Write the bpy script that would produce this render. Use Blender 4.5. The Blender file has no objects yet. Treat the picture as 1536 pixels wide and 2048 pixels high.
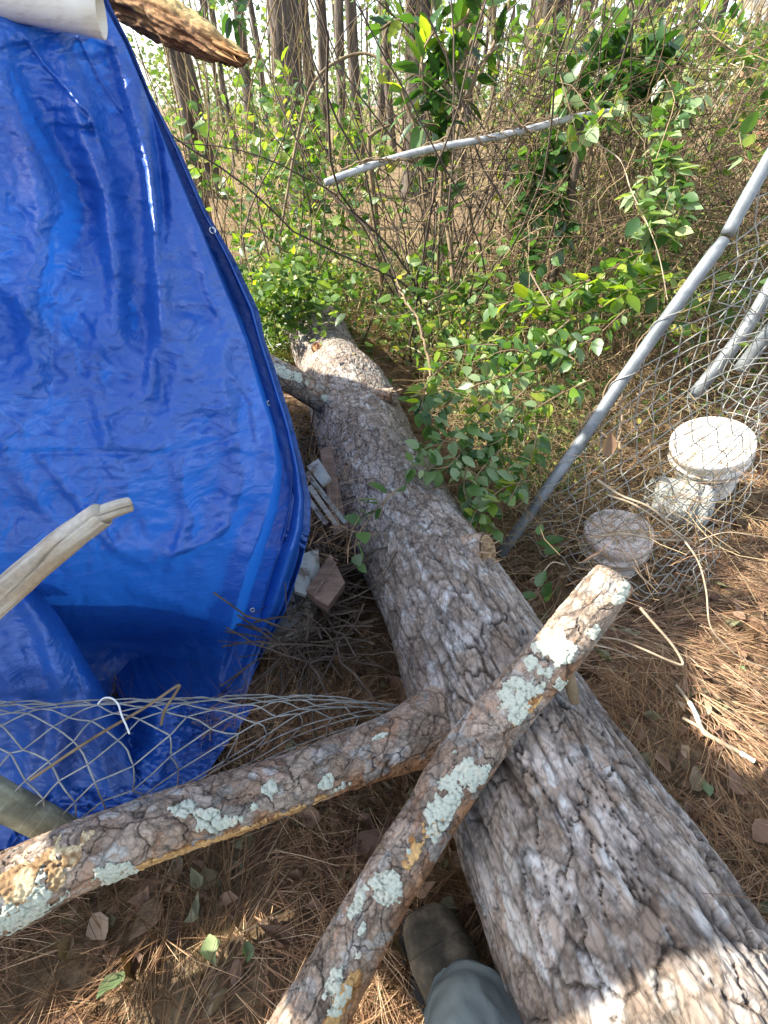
import bpy, math, random
import numpy as np
from mathutils import Vector, Matrix

random.seed(7)
rng = np.random.default_rng(7)
sc = bpy.context.scene
col = sc.collection
R = math.radians

# ------------------------------------------------------------------ camera
PITCH = 39.5
CAMZ = 1.35
FPX = 1000.0
cam_d = bpy.data.cameras.new('camera')
cam = bpy.data.objects.new('camera', cam_d)
col.objects.link(cam)
cam.location = (0, 0, CAMZ)
cam.rotation_euler = (R(90 - PITCH), 0, 0)
cam_d.sensor_fit = 'HORIZONTAL'
cam_d.sensor_width = 36
cam_d.lens = 36 * FPX / 1536
cam_d.clip_start = 0.02
cam_d.clip_end = 600
sc.camera = cam
CP, SP = math.cos(R(PITCH)), math.sin(R(PITCH))

# ------------------------------------------------------------------ light
SUN_EL, SUN_AZ = 39.0, 6.5          # elevation; sun stands left of the view, a little ahead
world = bpy.data.worlds.new('World')
sc.world = world
world.use_nodes = True
wn = world.node_tree
wn.nodes.clear()
wo = wn.nodes.new('ShaderNodeOutputWorld')
wb = wn.nodes.new('ShaderNodeBackground')
sky = wn.nodes.new('ShaderNodeTexSky')
sky.sky_type = 'NISHITA'
sky.sun_disc = False
sky.sun_elevation = R(SUN_EL)
sky.sun_rotation = R(-90 + SUN_AZ)
sky.air_density = 1.0
sky.dust_density = 1.5
wb.inputs['Strength'].default_value = 0.14
hs = wn.nodes.new('ShaderNodeHueSaturation'); hs.inputs['Saturation'].default_value = .62
wn.links.new(sky.outputs[0], hs.inputs['Color']); wn.links.new(hs.outputs[0], wb.inputs[0])
wn.links.new(wb.outputs[0], wo.inputs[0])
sun_d = bpy.data.lights.new('sun', 'SUN')
sun_d.energy = 4.3
sun_d.angle = R(0.6)
sun_d.color = (1.0, 0.93, 0.80)
sun = bpy.data.objects.new('sun', sun_d)
col.objects.link(sun)
az = R(SUN_AZ)
SDIR = Vector((math.cos(R(SUN_EL)) * math.cos(az), -math.cos(R(SUN_EL)) * math.sin(az), -math.sin(R(SUN_EL))))
sun.rotation_euler = SDIR.to_track_quat('-Z', 'Y').to_euler()
sun.location = (-10, 2, 10)
sc.view_settings.view_transform = 'Standard'
sc.view_settings.look = 'None'
sc.view_settings.exposure = 1.9
sc.view_settings.gamma = 1.0
sc.view_settings.use_curve_mapping = False
sc.render.engine = 'CYCLES'
sc.cycles.max_bounces = 6
sc.cycles.diffuse_bounces = 3
sc.cycles.glossy_bounces = 2
sc.cycles.transmission_bounces = 3
sc.cycles.transparent_max_bounces = 4
sc.cycles.caustics_reflective = False
sc.cycles.caustics_refractive = False
sc.cycles.sample_clamp_indirect = 6
sc.cycles.use_denoising = True

# ------------------------------------------------------------------ pixel helpers (photo pixels, 1536 x 2048)
def P(x, y, t):
    a = (x - 768) / FPX
    b = (1024 - y) / FPX
    return np.array((t * a, t * (CP + b * SP), CAMZ + t * (-SP + b * CP)))

def Pn(x, y, t):
    a = (x - 768) / FPX
    b = (1024 - y) / FPX
    return np.stack([t * a, t * (CP + b * SP), CAMZ + t * (-SP + b * CP)], -1)

def G(x, y, z=0.0):
    b = (1024 - y) / FPX
    t = (CAMZ - z) / (SP - b * CP)
    return P(x, y, t)

def proj(p):
    p = np.asarray(p)
    d = p - np.array((0, 0, CAMZ))
    t = d[..., 1] * CP - d[..., 2] * SP
    b = (d[..., 1] * SP + d[..., 2] * CP) / t
    return 768 + FPX * d[..., 0] / t, 1024 - FPX * b, t

# ------------------------------------------------------------------ numpy noise
def _h(ix, iy, seed=0):
    n = (ix.astype(np.int64) * 374761393 + iy.astype(np.int64) * 668265263 + seed * 974711) & 0xffffffff
    n = ((n ^ (n >> 13)) * 1274126177) & 0xffffffff
    n = n ^ (n >> 16)
    return (n & 0xffffff) / float(0xffffff)

def vnoise(x, y, seed=0):
    x = np.asarray(x, float); y = np.asarray(y, float)
    ix, iy = np.floor(x), np.floor(y)
    fx, fy = x - ix, y - iy
    ux, uy = fx * fx * fx * (fx * (fx * 6 - 15) + 10), fy * fy * fy * (fy * (fy * 6 - 15) + 10)
    a, b = _h(ix, iy, seed), _h(ix + 1, iy, seed)
    c, d = _h(ix, iy + 1, seed), _h(ix + 1, iy + 1, seed)
    return (a + (b - a) * ux) * (1 - uy) + (c + (d - c) * ux) * uy

def fbm(x, y, oct=4, seed=0):
    s = 0; a = .5; tot = 0
    for o in range(oct):
        s = s + a * vnoise(x * 2 ** o + 17.3 * o, y * 2 ** o - 9.1 * o, seed + o)
        tot += a; a *= .5
    return s / tot

def voronoi(x, y, seed=0, jit=.9):
    ix, iy = np.floor(x), np.floor(y)
    f1 = np.full(x.shape, 9.); f2 = np.full(x.shape, 9.)
    cid = np.zeros(x.shape); cx = np.zeros(x.shape); cy = np.zeros(x.shape)
    for dx in (-1, 0, 1):
        for dy in (-1, 0, 1):
            jx, jy = ix + dx, iy + dy
            px = jx + .5 + jit * (_h(jx, jy, seed) - .5)
            py = jy + .5 + jit * (_h(jx, jy, seed + 5) - .5)
            d = np.hypot(x - px, y - py)
            nearer = d < f1
            f2 = np.where(nearer, f1, np.minimum(f2, d))
            cid = np.where(nearer, _h(jx, jy, seed + 9), cid)
            cx = np.where(nearer, x - px, cx); cy = np.where(nearer, y - py, cy)
            f1 = np.where(nearer, d, f1)
    return f1, f2, cid, cx, cy

def sstep(a, b, x):
    t = np.clip((x - a) / (b - a), 0, 1)
    return t * t * (3 - 2 * t)

# ------------------------------------------------------------------ objects
def tag(o, label=None, cat=None, group=None, kind=None):
    if label: o['label'] = label
    if cat: o['category'] = cat
    if group: o['group'] = group
    if kind: o['kind'] = kind
    return o

def empty(name, loc=(0, 0, 0)):
    o = bpy.data.objects.new(name, None)
    o.empty_display_size = .05
    col.objects.link(o)
    o.location = Vector([float(v) for v in loc])
    return o

def link(name, me, parent=None, mat=None):
    o = bpy.data.objects.new(name, me)
    col.objects.link(o)
    if mat and not me.materials: me.materials.append(mat)
    if parent:
        o.parent = parent
        o.matrix_parent_inverse = Matrix.Translation(-parent.location)
    return o

def mesh_np(name, V, F, mat=None, colors=None, smooth=True, attrs=None):
    """V (n,3); F: ndarray (m,k) or list of such arrays"""
    me = bpy.data.meshes.new(name)
    V = np.asarray(V, np.float32).reshape(-1, 3)
    Fs = F if isinstance(F, list) else [F]
    Fs = [np.asarray(f, np.int32) for f in Fs if len(f)]
    me.vertices.add(len(V)); me.vertices.foreach_set('co', V.ravel())
    nl = sum(f.size for f in Fs); nf = sum(len(f) for f in Fs)
    me.loops.add(nl); me.polygons.add(nf)
    me.loops.foreach_set('vertex_index', np.concatenate([f.ravel() for f in Fs]))
    tot = np.concatenate([np.full(len(f), f.shape[1], np.int32) for f in Fs])
    st = np.concatenate([[0], np.cumsum(tot)[:-1]]).astype(np.int32)
    me.polygons.foreach_set('loop_start', st)
    me.polygons.foreach_set('loop_total', tot)
    me.polygons.foreach_set('use_smooth', np.full(nf, smooth))
    if colors is not None:
        at = me.color_attributes.new('col', 'FLOAT_COLOR', 'POINT')
        c = np.ones((len(V), 4), np.float32); c[:, :3] = np.asarray(colors).reshape(-1, 3)
        at.data.foreach_set('color', c.ravel())
    me.update(calc_edges=True)
    me.validate()
    if mat: me.materials.append(mat)
    return me

def grid_faces(nu, nv, off=0):
    i = np.arange(nu - 1)[:, None] * nv + np.arange(nv - 1)[None, :]
    return np.stack([i, i + nv, i + nv + 1, i + 1], -1).reshape(-1, 4) + off

def catmull(pts, n):
    """resample rows of pts by Catmull-Rom, n samples uniform in parameter"""
    pts = np.asarray(pts, float)
    m = len(pts)
    q = np.vstack([2 * pts[0] - pts[1], pts, 2 * pts[-1] - pts[-2]])
    t = np.linspace(0, m - 1 - 1e-9, n)
    i = np.floor(t).astype(int); f = (t - i)[:, None]
    p0, p1, p2, p3 = q[i], q[i + 1], q[i + 2], q[i + 3]
    return .5 * (2 * p1 + (p2 - p0) * f + (2 * p0 - 5 * p1 + 4 * p2 - p3) * f ** 2 + (3 * p1 - p0 - 3 * p2 + p3) * f ** 3)

def tube_arrays(path, rad, sides=4, cap=True):
    """one tube with quads; returns V, F"""
    path = np.asarray(path, float); n = len(path)
    rad = np.broadcast_to(np.asarray(rad, float), (n,))
    T = np.gradient(path, axis=0); T /= np.linalg.norm(T, axis=1)[:, None] + 1e-12
    ref = np.array((0.13, 0.21, 1.0)) if abs(T[:, 2]).mean() < .8 else np.array((1., .2, .1))
    A = np.cross(T, ref); A /= np.linalg.norm(A, axis=1)[:, None] + 1e-12
    B = np.cross(T, A)
    th = np.arange(sides) * 2 * np.pi / sides
    V = path[:, None] + rad[:, None, None] * (np.cos(th)[None, :, None] * A[:, None] + np.sin(th)[None, :, None] * B[:, None])
    i = np.arange(n - 1)[:, None] * sides; j = np.arange(sides)[None]; k = (j + 1) % sides
    F = np.stack([i + j, i + k, i + sides + k, i + sides + j], -1).reshape(-1, 4)
    return V.reshape(-1, 3), F

def tubes_mesh(name, items, sides, mat, smooth=True):
    """items: list of (path, rad)"""
    Vs, Fs, off = [], [], 0
    for path, rad in items:
        v, f = tube_arrays(path, rad, sides)
        Vs.append(v); Fs.append(f + off); off += len(v)
    return mesh_np(name, np.vstack(Vs), np.vstack(Fs), mat, smooth=smooth)

def pole_mesh(name, path, rad, sides, mat, hollow=0.0, smooth=True):
    """closed tube (capped), or open pipe with an inner wall if hollow"""
    v, f = tube_arrays(path, rad, sides)
    n = len(path)
    fs = [f]
    if hollow:
        v2, f2 = tube_arrays(path, np.asarray(rad) - hollow, sides)
        o = len(v)
        fs.append(f2[:, ::-1] + o)
        for r0 in (0, (n - 1) * sides):
            j = np.arange(sides); k = (j + 1) % sides
            q = np.stack([r0 + j, r0 + k, o + r0 + k, o + r0 + j], -1)
            fs.append(q if r0 else q[:, ::-1])
        v = np.vstack([v, v2])
    else:
        fs += [np.arange(sides)[None, ::-1], np.arange(sides)[None] + (n - 1) * sides]
    me = mesh_np(name, v, fs, mat, smooth=smooth)
    return me

# ------------------------------------------------------------------ materials
MATS = {}
def new_mat(name):
    m = bpy.data.materials.new(name); m.use_nodes = True
    nt = m.node_tree; nt.nodes.clear()
    out = nt.nodes.new('ShaderNodeOutputMaterial')
    MATS[name] = m
    return m, nt, out

def N(nt, t, **kw):
    n = nt.nodes.new(t)
    for k, v in kw.items():
        if k.startswith('i_'): n.inputs[k[2:].replace('_', ' ')].default_value = v
        else: setattr(n, k, v)
    return n

def noise(nt, scale, detail=4, rough=.6, vec=None, dist=0):
    n = nt.nodes.new('ShaderNodeTexNoise')
    n.inputs['Scale'].default_value = scale; n.inputs['Detail'].default_value = detail
    n.inputs['Roughness'].default_value = rough; n.inputs['Distortion'].default_value = dist
    if vec is not None: nt.links.new(vec, n.inputs['Vector'])
    return n

def ramp(nt, src, stops):
    r = nt.nodes.new('ShaderNodeValToRGB')
    e = r.color_ramp.elements
    while len(e) < len(stops): e.new(.5)
    for i, (p, c) in enumerate(stops):
        e[i].position = p; e[i].color = (*c, 1) if len(c) == 3 else c
    nt.links.new(src, r.inputs[0])
    return r

def mixc(nt, fac, a, b, mode='MIX'):
    m = nt.nodes.new('ShaderNodeMix'); m.data_type = 'RGBA'; m.blend_type = mode
    for s, v in ((0, fac), (6, a), (7, b)):
        if hasattr(v, 'links') or isinstance(v, bpy.types.NodeSocket): nt.links.new(v, m.inputs[s])
        else: m.inputs[s].default_value = v if s == 0 else (*v, 1)
    return m.outputs[2]

def coords(nt, scale=(1, 1, 1), which='Object'):
    tc = nt.nodes.new('ShaderNodeTexCoord'); mp = nt.nodes.new('ShaderNodeMapping')
    mp.inputs['Scale'].default_value = scale
    nt.links.new(tc.outputs[which], mp.inputs[0])
    return mp.outputs[0]

def simple(name, stops, scale=12, stretch=(1, 1, 1), rough=.8, bump=.3, bscale=60, bdist=.002, metal=0, spec=.3, detail=5):
    m, nt, out = new_mat(name)
    v = coords(nt, stretch)
    n = noise(nt, scale, detail, .65, v)
    r = ramp(nt, n.outputs[0], stops)
    b = N(nt, 'ShaderNodeBsdfPrincipled')
    b.inputs['Roughness'].default_value = rough; b.inputs['Metallic'].default_value = metal
    b.inputs['Specular IOR Level'].default_value = spec
    nt.links.new(r.outputs[0], b.inputs['Base Color'])
    n2 = noise(nt, bscale, 5, .7, v)
    bp = N(nt, 'ShaderNodeBump'); bp.inputs['Strength'].default_value = bump; bp.inputs['Distance'].default_value = bdist
    nt.links.new(n2.outputs[0], bp.inputs['Height']); nt.links.new(bp.outputs[0], b.inputs['Normal'])
    nt.links.new(b.outputs[0], out.inputs[0])
    return m

def attr_mat(name, rough=.85, nscale=90, bump=.5, bdist=.002, amount=.35, spec=.25):
    """base colour from the mesh's own 'col' attribute, broken up by fine noise"""
    m, nt, out = new_mat(name)
    a = N(nt, 'ShaderNodeAttribute', attribute_name='col')
    v = coords(nt)
    n = noise(nt, nscale, 6, .75, v)
    r = ramp(nt, n.outputs[0], [(.25, (1 - amount,) * 3), (.75, (1 + amount,) * 3)])
    c = mixc(nt, 1.0, a.outputs['Color'], r.outputs[0], 'MULTIPLY')
    b = N(nt, 'ShaderNodeBsdfPrincipled')
    b.inputs['Roughness'].default_value = rough
    b.inputs['Specular IOR Level'].default_value = spec
    nt.links.new(c, b.inputs['Base Color'])
    n2 = noise(nt, nscale * 2.5, 6, .7, v)
    ad = N(nt, 'ShaderNodeMath', operation='ADD')
    nt.links.new(n.outputs[0], ad.inputs[0]); nt.links.new(n2.outputs[0], ad.inputs[1])
    bp = N(nt, 'ShaderNodeBump'); bp.inputs['Strength'].default_value = bump; bp.inputs['Distance'].default_value = bdist
    nt.links.new(ad.outputs[0], bp.inputs['Height']); nt.links.new(bp.outputs[0], b.inputs['Normal'])
    nt.links.new(b.outputs[0], out.inputs[0])
    return m

def leaf_mat(name, stops, transl=.45, rough=.35, spec=.5, island=True):
    m, nt, out = new_mat(name)
    if island:
        g = N(nt, 'ShaderNodeNewGeometry'); src = g.outputs['Random Per Island']
    else:
        g = N(nt, 'ShaderNodeObjectInfo'); src = g.outputs['Random']
    r = ramp(nt, src, stops)
    v = coords(nt)
    n = noise(nt, 40, 3, .6, v)
    r2 = ramp(nt, n.outputs[0], [(.3, (.8, .8, .8)), (.7, (1.15, 1.15, 1.15))])
    c = mixc(nt, 1.0, r.outputs[0], r2.outputs[0], 'MULTIPLY')
    b = N(nt, 'ShaderNodeBsdfPrincipled')
    b.inputs['Roughness'].default_value = rough
    b.inputs['Specular IOR Level'].default_value = spec
    nt.links.new(c, b.inputs['Base Color'])
    t = N(nt, 'ShaderNodeBsdfTranslucent')
    c2 = mixc(nt, 1.0, c, (1.5, 1.6, .5), 'MULTIPLY')
    nt.links.new(c2, t.inputs[0])
    mx = N(nt, 'ShaderNodeMixShader'); mx.inputs[0].default_value = transl
    nt.links.new(b.outputs[0], mx.inputs[1]); nt.links.new(t.outputs[0], mx.inputs[2])
    nt.links.new(mx.outputs[0], out.inputs[0])
    return m

M_bark = attr_mat('pine_bark', nscale=110, bump=.6, bdist=.0025, amount=.3)
def bark_mat(name, su, sv):
    m, nt, out = new_mat(name)
    a = N(nt, 'ShaderNodeAttribute', attribute_name='col')
    uv = N(nt, 'ShaderNodeAttribute', attribute_name='buv')
    mp = N(nt, 'ShaderNodeMapping'); mp.inputs['Scale'].default_value = (su, sv, 1)
    nt.links.new(uv.outputs['Vector'], mp.inputs[0])
    nz = noise(nt, 1.3, 5, .65, mp.outputs[0])
    mxv = N(nt, 'ShaderNodeMix', data_type='VECTOR'); mxv.inputs[0].default_value = .33
    nt.links.new(mp.outputs[0], mxv.inputs[4]); nt.links.new(nz.outputs['Color'], mxv.inputs[5])
    def edge(scale, w):
        vo = N(nt, 'ShaderNodeTexVoronoi', feature='DISTANCE_TO_EDGE'); vo.inputs['Scale'].default_value = scale
        nt.links.new(mxv.outputs[1], vo.inputs['Vector'])
        return ramp(nt, vo.outputs['Distance'], [(0, (0, 0, 0)), (w * .35, (.35,) * 3), (w, (1, 1, 1))]).outputs[0]
    e1, e2 = edge(1.6, .10), edge(4.2, .14)
    # some cells stand proud with their own tone
    vc = N(nt, 'ShaderNodeTexVoronoi', feature='F1'); vc.inputs['Scale'].default_value = 1.6; nt.links.new(mxv.outputs[1], vc.inputs['Vector'])
    tone = ramp(nt, vc.outputs['Color'], [(0, (.66, .60, .56)), (.5, (1.02, .98, .94)), (1, (1.38, 1.38, 1.40))])
    c1 = mixc(nt, 1.0, a.outputs['Color'], tone.outputs[0], 'MULTIPLY')
    streak = noise(nt, 3.2, 7, .78, mp.outputs[0], .4)
    sr = ramp(nt, streak.outputs[0], [(.28, (.80, .78, .76)), (.5, (1, 1, 1)), (.72, (1.2, 1.2, 1.2))])
    c2 = mixc(nt, 1.0, c1, sr.outputs[0], 'MULTIPLY')
    k1 = mixc(nt, .42, (1, 1, 1), e1, 'MULTIPLY'); k2 = mixc(nt, .28, (1, 1, 1), e2, 'MULTIPLY')
    c3 = mixc(nt, 1.0, c2, k1, 'MULTIPLY'); c4 = mixc(nt, 1.0, c3, k2, 'MULTIPLY')
    b = N(nt, 'ShaderNodeBsdfPrincipled'); b.inputs['Roughness'].default_value = .85; b.inputs['Specular IOR Level'].default_value = .25
    nt.links.new(c4, b.inputs['Base Color'])
    h = N(nt, 'ShaderNodeMath', operation='MULTIPLY_ADD'); h.inputs[1].default_value = .6
    nt.links.new(e2, h.inputs[0]); nt.links.new(e1, h.inputs[2])
    h2 = N(nt, 'ShaderNodeMath', operation='MULTIPLY_ADD'); h2.inputs[1].default_value = 1.1
    nt.links.new(streak.outputs[0], h2.inputs[0]); nt.links.new(h.outputs[0], h2.inputs[2])
    h3 = N(nt, 'ShaderNodeMath', operation='MULTIPLY_ADD'); h3.inputs[1].default_value = 1.4
    nt.links.new(vc.outputs['Color'], h3.inputs[0]); nt.links.new(h2.outputs[0], h3.inputs[2])
    bp = N(nt, 'ShaderNodeBump'); bp.inputs['Strength'].default_value = .8; bp.inputs['Distance'].default_value = .0024
    nt.links.new(h3.outputs[0], bp.inputs['Height']); nt.links.new(bp.outputs[0], b.inputs['Normal'])
    nt.links.new(b.outputs[0], out.inputs[0])
    return m
M_trunkbark = bark_mat('trunk_bark', 10, 23)
M_bark = bark_mat('limb_bark', 15, 19)
M_lichen = attr_mat('lichen', nscale=260, bump=.8, bdist=.002, amount=.2, rough=.95)
M_wood = simple('torn_wood', [(.3, (.20, .09, .03)), (.5, (.45, .24, .09)), (.7, (.62, .40, .18))], 14, (1, 1, 1), .8, .8, 80, .003)
M_splinter = simple('splinter_wood', [(.3, (.16, .10, .06)), (.6, (.38, .28, .17)), (.8, (.5, .4, .26))], 30, rough=.85)
M_rotten = attr_mat('rotten_wood', nscale=120, bump=.9, bdist=.004, amount=.5, rough=.8)
M_grey = attr_mat('weathered_wood', nscale=120, bump=.5, bdist=.002, amount=.25)
M_far_bark = simple('far_bark', [(.3, (.03, .025, .02)), (.5, (.085, .068, .055)), (.7, (.19, .16, .13))], 3.5, (3, 3, .6), .9, 1, 9, .03)
M_vine = simple('vine_stem', [(.3, (.09, .06, .035)), (.7, (.26, .19, .11))], 20, rough=.8)
M_vine_dark = simple('vine_dark', [(.3, (.035, .026, .02)), (.7, (.12, .09, .065))], 20, rough=.85)
M_dry = leaf_mat('dry_stem', [(0, (.16, .11, .06)), (.5, (.30, .22, .12)), (.9, (.42, .33, .19)), (1, (.24, .10, .05))], .15, .7, .2)
M_tangle = leaf_mat('brown_tangle', [(0, (.05, .032, .02)), (.5, (.15, .10, .06)), (.85, (.30, .22, .13)), (1, (.42, .33, .20))], .1, .8, .15)
M_tan = leaf_mat('dry_thicket', [(0, (.16, .11, .06)), (.5, (.32, .24, .13)), (1, (.46, .37, .21))], .2, .8, .1)
M_needle = leaf_mat('pine_needle', [(0, (.10, .055, .034)), (.3, (.22, .122, .070)), (.65, (.37, .215, .120)), (.93, (.50, .34, .20)), (1, (.58, .47, .32))], .2, .55, .35)
M_litter = leaf_mat('dead_leaf', [(0, (.08, .045, .03)), (.4, (.17, .10, .065)), (.7, (.27, .17, .11)), (.88, (.14, .15, .08)), (1, (.32, .25, .17))], .15, .6, .3)
M_litter_one = leaf_mat('dead_leaf_single', [(0, (.20, .12, .075)), (.5, (.30, .19, .12)), (1, (.36, .26, .17))], .15, .6, .3, island=False)
M_leaf_dark = leaf_mat('leaf_dark', [(0, (.018, .05, .014)), (.5, (.035, .09, .02)), (1, (.06, .14, .03))], .3, .3, .6, island=False)
M_leaf_mid = leaf_mat('leaf_mid', [(0, (.035, .09, .025)), (.5, (.07, .15, .04)), (1, (.12, .22, .06))], .4, .35, .5, island=False)
M_leaf_pale = leaf_mat('leaf_pale', [(0, (.15, .22, .10)), (.5, (.22, .31, .17)), (1, (.31, .38, .17))], .35, .5, .35, island=False)
M_leaf_bright = leaf_mat('leaf_bright', [(0, (.10, .20, .03)), (.5, (.18, .28, .03)), (1, (.32, .36, .05))], .5, .4, .4, island=False)
M_mass = leaf_mat('leaf_mass', [(0, (.03, .07, .018)), (.35, (.07, .14, .03)), (.7, (.14, .23, .05)), (.9, (.25, .31, .08)), (1, (.40, .37, .11))], .4, .4, .4)
M_far_leaf = leaf_mat('far_leaf', [(0, (.05, .10, .04)), (.6, (.11, .17, .07)), (1, (.20, .24, .11))], .45, .6, .2)
M_galv = simple('galvanised_steel', [(.35, (.10, .115, .125)), (.65, (.22, .24, .255))], 14, rough=.55, bump=.3, metal=.35, spec=.5)
M_galv_pale = simple('weathered_rail', [(.35, (.26, .27, .27)), (.65, (.50, .51, .50))], 22, rough=.6, bump=.3, metal=.2)
M_wire = simple('fence_wire', [(.35, (.20, .20, .18)), (.6, (.34, .34, .31)), (.7, (.28, .20, .14))], 25, rough=.55, bump=.1, metal=.35, spec=.5)
M_pvc = simple('pvc', [(.3, (.42, .38, .30)), (.5, (.68, .64, .55)), (.8, (.75, .72, .64))], 9, (1, 4, 4), rough=.45, bump=.1)
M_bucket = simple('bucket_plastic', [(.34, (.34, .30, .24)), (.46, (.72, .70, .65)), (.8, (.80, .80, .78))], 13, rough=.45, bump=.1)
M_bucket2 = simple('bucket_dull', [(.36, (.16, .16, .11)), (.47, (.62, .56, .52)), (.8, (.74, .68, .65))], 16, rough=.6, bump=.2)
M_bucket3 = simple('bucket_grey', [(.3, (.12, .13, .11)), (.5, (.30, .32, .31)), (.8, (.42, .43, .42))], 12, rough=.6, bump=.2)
M_whitepaint = simple('flaking_paint', [(.38, (.12, .09, .07)), (.48, (.27, .28, .26)), (.8, (.36, .38, .35))], 22, rough=.7, bump=.5, bscale=70)
M_board = simple('brown_board', [(.3, (.07, .045, .035)), (.6, (.16, .105, .08)), (.8, (.23, .165, .13))], 9, (1, 8, 8), rough=.8, bump=.6, bscale=30)
M_siding = simple('beige_siding', [(.3, (.15, .135, .105)), (.7, (.27, .245, .195))], 6, rough=.7, bump=.2)
M_brick = simple('far_brick', [(.3, (.30, .15, .09)), (.7, (.42, .23, .14))], 9, rough=.9)
M_brass = simple('grommet', [(.3, (.5, .5, .45)), (.7, (.7, .7, .65))], 50, rough=.3, metal=.9)
M_boot = simple('boot_leather', [(.34, (.035, .03, .022)), (.48, (.085, .07, .048)), (.62, (.20, .16, .11))], 13, rough=.75, bump=.7, bscale=60)
M_denim = simple('trouser_cloth', [(.3, (.10, .125, .125)), (.7, (.19, .22, .21))], 7, rough=.95, bump=.5, bscale=300, bdist=.001)
M_sole = simple('boot_sole', [(.3, (.02, .02, .018)), (.7, (.05, .045, .04))], 20, rough=.8)
M_whitewire = simple('white_wire', [(.3, (.6, .62, .6)), (.7, (.75, .76, .74))], 20, rough=.4)

def ground_mat():
    m, nt, out = new_mat('forest_floor')
    v = coords(nt)
    n1 = noise(nt, 1.1, 8, .65, v)
    n2 = noise(nt, 26, 8, .8, v, .6)
    r1 = ramp(nt, n2.outputs[0], [(.28, (.06, .042, .028)), (.45, (.17, .118, .072)), (.6, (.34, .245, .145)), (.75, (.56, .44, .26))])
    r2 = ramp(nt, n2.outputs[0], [(.28, (.07, .065, .025)), (.5, (.23, .21, .08)), (.75, (.46, .42, .18))])
    k = ramp(nt, n1.outputs[0], [(.56, (0, 0, 0)), (.68, (.6, .6, .6))])
    c = mixc(nt, k.outputs[0], r1.outputs[0], r2.outputs[0])
    b = N(nt, 'ShaderNodeBsdfPrincipled'); b.inputs['Roughness'].default_value = .95
    b.inputs['Specular IOR Level'].default_value = .1
    nt.links.new(c, b.inputs['Base Color'])
    bp = N(nt, 'ShaderNodeBump'); bp.inputs['Strength'].default_value = 1; bp.inputs['Distance'].default_value = .03
    nt.links.new(n2.outputs[0], bp.inputs['Height']); nt.links.new(bp.outputs[0], b.inputs['Normal'])
    nt.links.new(b.outputs[0], out.inputs[0])
    return m
M_ground = ground_mat()

def tarp_mat():
    m, nt, out = new_mat('blue_tarpaulin')
    v = coords(nt)
    b = N(nt, 'ShaderNodeBsdfPrincipled')
    n0 = noise(nt, 3.0, 5, .6, v)
    c = ramp(nt, n0.outputs[0], [(.3, (.006, .062, .30)), (.7, (.015, .115, .46))])
    nt.links.new(c.outputs[0], b.inputs['Base Color'])
    rr = ramp(nt, noise(nt, 5, 5, .6, v).outputs[0], [(.35, (.33,) * 3), (.7, (.48,) * 3)])
    nt.links.new(rr.outputs[0], b.inputs['Roughness'])
    b.inputs['Specular IOR Level'].default_value = .75
    # creases: ridged noise, long and thin, at two scales
    vs = coords(nt, (1, 1, 1))
    def ridged(scale, detail, dist, vec):
        n = noise(nt, scale, detail, .62, vec, dist)
        s = N(nt, 'ShaderNodeMath', operation='SUBTRACT'); s.inputs[1].default_value = .5
        a = N(nt, 'ShaderNodeMath', operation='ABSOLUTE'); nt.links.new(n.outputs[0], s.inputs[0]); nt.links.new(s.outputs[0], a.inputs[0])
        return a.outputs[0]
    r1 = ridged(9, 5, 1.2, coords(nt, (1, 1, 2.2)))
    r2 = ridged(34, 4, .8, coords(nt, (1, 1, 1.8)))
    m1 = N(nt, 'ShaderNodeMath', operation='MULTIPLY'); m1.inputs[1].default_value = .30; nt.links.new(r2, m1.inputs[0])
    ad = N(nt, 'ShaderNodeMath', operation='ADD'); nt.links.new(r1, ad.inputs[0]); nt.links.new(m1.outputs[0], ad.inputs[1])
    # woven tape texture
    w1 = N(nt, 'ShaderNodeTexWave', bands_direction='Z'); w1.inputs['Scale'].default_value = 70
    w2 = N(nt, 'ShaderNodeTexWave', bands_direction='X'); w2.inputs['Scale'].default_value = 70
    nt.links.new(v, w1.inputs[0]); nt.links.new(v, w2.inputs[0])
    wm = N(nt, 'ShaderNodeMath', operation='MULTIPLY'); nt.links.new(w1.outputs[1], wm.inputs[0]); nt.links.new(w2.outputs[1], wm.inputs[1])
    ws = N(nt, 'ShaderNodeMath', operation='MULTIPLY'); ws.inputs[1].default_value = .006; nt.links.new(wm.outputs[0], ws.inputs[0])
    a2 = N(nt, 'ShaderNodeMath', operation='ADD'); nt.links.new(ad.outputs[0], a2.inputs[0]); nt.links.new(ws.outputs[0], a2.inputs[1])
    bp = N(nt, 'ShaderNodeBump'); bp.inputs['Strength'].default_value = .65; bp.inputs['Distance'].default_value = .013
    nt.links.new(a2.outputs[0], bp.inputs['Height']); nt.links.new(bp.outputs[0], b.inputs['Normal'])
    t = N(nt, 'ShaderNodeBsdfTranslucent'); t.inputs[0].default_value = (.010, .11, .50, 1)
    mx = N(nt, 'ShaderNodeMixShader'); mx.inputs[0].default_value = .12
    nt.links.new(b.outputs[0], mx.inputs[1]); nt.links.new(t.outputs[0], mx.inputs[2])
    nt.links.new(mx.outputs[0], out.inputs[0])
    return m
M_tarp = tarp_mat()

# ------------------------------------------------------------------ ground
def ground_z(x, y):
    x = np.asarray(x, float); y = np.asarray(y, float)
    near = np.exp(-((x / 5.) ** 2 + ((y - 1) / 6.) ** 2))
    z = (fbm(x * .5, y * .5, 3, 3) - .5) * .5 * (1 - near)
    z = z + (fbm(x * 2.2, y * 2.2, 3, 8) - .5) * .07 * (1 - .4 * near)
    z = z + (fbm(x * 9, y * 9, 2, 12) - .5) * .02
    return z

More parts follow.
